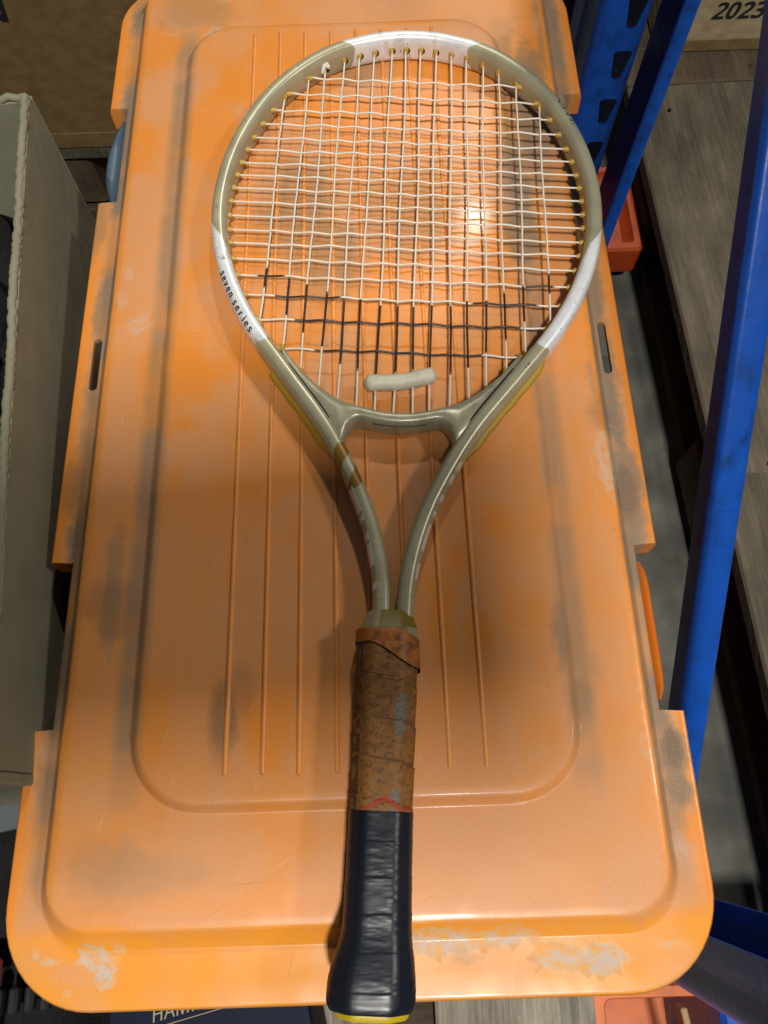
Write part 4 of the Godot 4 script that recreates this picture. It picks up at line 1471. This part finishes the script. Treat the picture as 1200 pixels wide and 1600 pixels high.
func build_handle(t: Node3D) -> void:
	var X := -0.0028
	var wr := noise(241, 1.0, 3)
	# collar where the shafts enter the handle
	var g := Geo.new()
	var olive := Color(0.16, 0.125, 0.012)
	var putty := Color(0.27, 0.25, 0.15)
	var rows := []
	for q: Array in [[0.2015, 0.0118, 0.0095], [0.2005, 0.0128, 0.0103], [0.196, 0.0146, 0.0125], [0.1915, 0.0163, 0.0142], [0.19, 0.0168, 0.0146], [0.184, 0.0168, 0.0146]]:
		rows.append(octo(q[1], q[2], X + 0.0008, 0.0132, -q[0]))
	for i in rows.size() - 1:
		var p: PackedVector3Array = rows[i]
		var r: PackedVector3Array = rows[i + 1]
		for j in p.size():
			var k := (j + 1) % p.size()
			g.tint = olive if p[j].x > -0.0065 and (p[j].x < 0.0095 or i < 3) else putty
			g.quad(p[j], p[k], r[k], r[j])
	g.cap(rows[0], true)
	var cm := std(Color.WHITE, 0.45)
	cm.vertex_color_use_as_albedo = true
	put("collar", g.mesh(30), cm, t)
	# rubber band over the top of the grip, its lower edge slanting and lifting at the right
	var bg := Geo.new()
	var brow := []
	var btint := []
	for i in 9:
		var f := i / 8.0
		var base := octo(0.0182, 0.0168, X + 0.0002, 0.0148, 0.0)
		var row := PackedVector3Array()
		for p in base:
			var rx := clampf((p.x - X) / 0.0188, -1.0, 1.0)
			var low := 0.1818 - 0.0135 * smoothstep(-0.6, 1.0, rx)
			var hi := 0.1898 + 0.0008 * sin(rx * 5.0) - 0.003 * maxf(0.0, rx)
			var s := lerpf(hi, low, f)
			var lift := 0.0007 * f * f * smoothstep(0.4, 1.0, rx) - (0.0012 if i == 0 else 0.0)
			row.append(Vector3(p.x + signf(rx) * lift, p.y + lift * 0.5 + (0.0003 * wr.get_noise_2d(p.x * 300.0, s * 300.0)), -s))
		brow.append(row)
	for i in 8:
		var p: PackedVector3Array = brow[i]
		var r: PackedVector3Array = brow[i + 1]
		for j in p.size():
			var k := (j + 1) % p.size()
			bg.quad(p[j], p[k], r[k], r[j])
	var bmn := std(Color(0.95, 0.95, 0.95), 0.55)
	bmn.albedo_texture = ramp_texture(245, 0.02, Vector2i(256, 256), [[0.0, Color(0.3, 0.17, 0.07)], [0.3, Color(0.52, 0.29, 0.1)], [0.6, Color(0.68, 0.4, 0.14)], [0.8, Color(0.72, 0.44, 0.17)], [1.0, Color(0.5, 0.26, 0.1)]])
	bmn.uv1_triplanar = true; bmn.uv1_scale = Vector3(22, 22, 22)
	put("rubber_band", bg.mesh(35), bmn, t)
	# leather grip: spiral wrap with a raised edge
	var lg := Geo.new()
	var lrows := []
	var luv := []
	var n := 110
	for i in n + 1:
		var s := lerpf(0.183, 0.091, float(i) / n)
		var f := (0.183 - s) / 0.092
		var ring := octo(lerpf(0.0171, 0.0163, f), 0.0152, X + lerpf(0.0002, -0.0002, f), 0.0148, -s, 6)
		var row := PackedVector3Array()
		var ur := PackedVector2Array()
		for j in ring.size() + 1:
			var p := ring[j % ring.size()]
			var an := float(j) / ring.size()
			var ph := fposmod(s / 0.0208 - an + 0.42, 1.0)
			var d := 0.00055 * ph - (0.0005 if ph < 0.05 else 0.0)
			d += 0.00018 * wr.get_noise_3d(p.x * 500.0, p.y * 500.0, s * 500.0)
			var c := Vector3(X, 0.0148, -s)
			row.append(p + (p - c).normalized() * d)
			ur.append(Vector2(an + 0.03, float(i) / n))
		lrows.append(row)
		luv.append(ur)
	lg.grid(lrows, false, false, luv)
	var lm := std(Color.WHITE, 0.6)
	lm.albedo_texture = leather_texture()
	lm.normal_enabled = true; lm.normal_scale = 0.22; lm.normal_texture = bump(243, 0.15, Vector2i(512, 512), 4.0)
	put("leather_grip", lg.mesh(60), lm, t)
	# pale thread along the wrap edges
	var th := Geo.new()
	for turn in 3:
		var tp := PackedVector3Array()
		for k in 17:
			var an := 0.5 - k / 16.0 * 0.5
			var s := 0.0208 * (an - 0.42 + 6.0 + 1.98 - turn)
			var ring := octo(0.0171, 0.0156, X, 0.0148, -s, 6)
			tp.append(ring[int(round((an) * 48.0)) % 48] + Vector3(0, 0.0002, 0))
		th.tube(tp, PackedFloat32Array([0.0003]), 5)
	put("wrap_edge", th.mesh(), std(Color(0.42, 0.32, 0.22), 0.7), t)
	# black electrical tape down to the flared butt
	var tg := Geo.new()
	var trows := []
	for i in 171:
		var s := lerpf(0.0945, 0.0046, i / 170.0)
		var fl := smoothstep(0.042, 0.014, s)
		var hw := lerpf(0.0168, 0.0212, fl) + 0.0004 * smoothstep(0.07, 0.04, s)
		var hh := lerpf(0.0157, 0.0183, fl)
		if s < 0.009: hw -= 0.0022 * pow((0.009 - s) / 0.005, 2.0); 
		if s < 0.009: hh -= 0.0015 * pow((0.009 - s) / 0.005, 2.0)
		var ring := octo(hw, hh, X - 0.0002 - 0.0018 * fl, 0.0148, -s, 7)
		var row := PackedVector3Array()
		for j in ring.size():
			var p := ring[j]
			var an := float(j) / ring.size()
			var c := Vector3(X, 0.0148, -s)
			var ph := fposmod(s / 0.0165 + an * 0.25 + 0.1, 1.0)
			var d := 0.00018 * ph
			var crease := maxf(0.0, wr.get_noise_3d(p.x * 55.0, p.y * 55.0, s * 330.0 + p.x * 90.0) - 0.12)
			d += 0.0004 * crease + 0.00012 * wr.get_noise_3d(p.x * 120.0 + 9.0, p.y * 120.0, s * 160.0)
			if i == 0: d = -0.0002
			row.append(p + (p - c).normalized() * d)
		trows.append(row)
	tg.grid(trows, true, false)
	tg.cap(trows[170])
	var tm := std(Color(0.055, 0.08, 0.125), 0.36, 0.0, 0.5)
	put("electrical_tape", tg.mesh(60), tm, t)
	# yellow butt cap peeking out under the tape
	var cg := Geo.new()
	var cr := []
	for q: Array in [[0.007, 0.0178, 0.0158], [0.0052, 0.0184, 0.0162], [0.0030, 0.0183, 0.0161], [0.0014, 0.0172, 0.015], [0.001, 0.015, 0.013]]:
		cr.append(octo(q[1], q[2], X - 0.0016, 0.0142, -q[0]))
	cg.grid(cr, true, false)
	cg.cap(cr[4])
	put("butt_cap", cg.mesh(35), std(Color(0.68, 0.6, 0.08), 0.45), t)
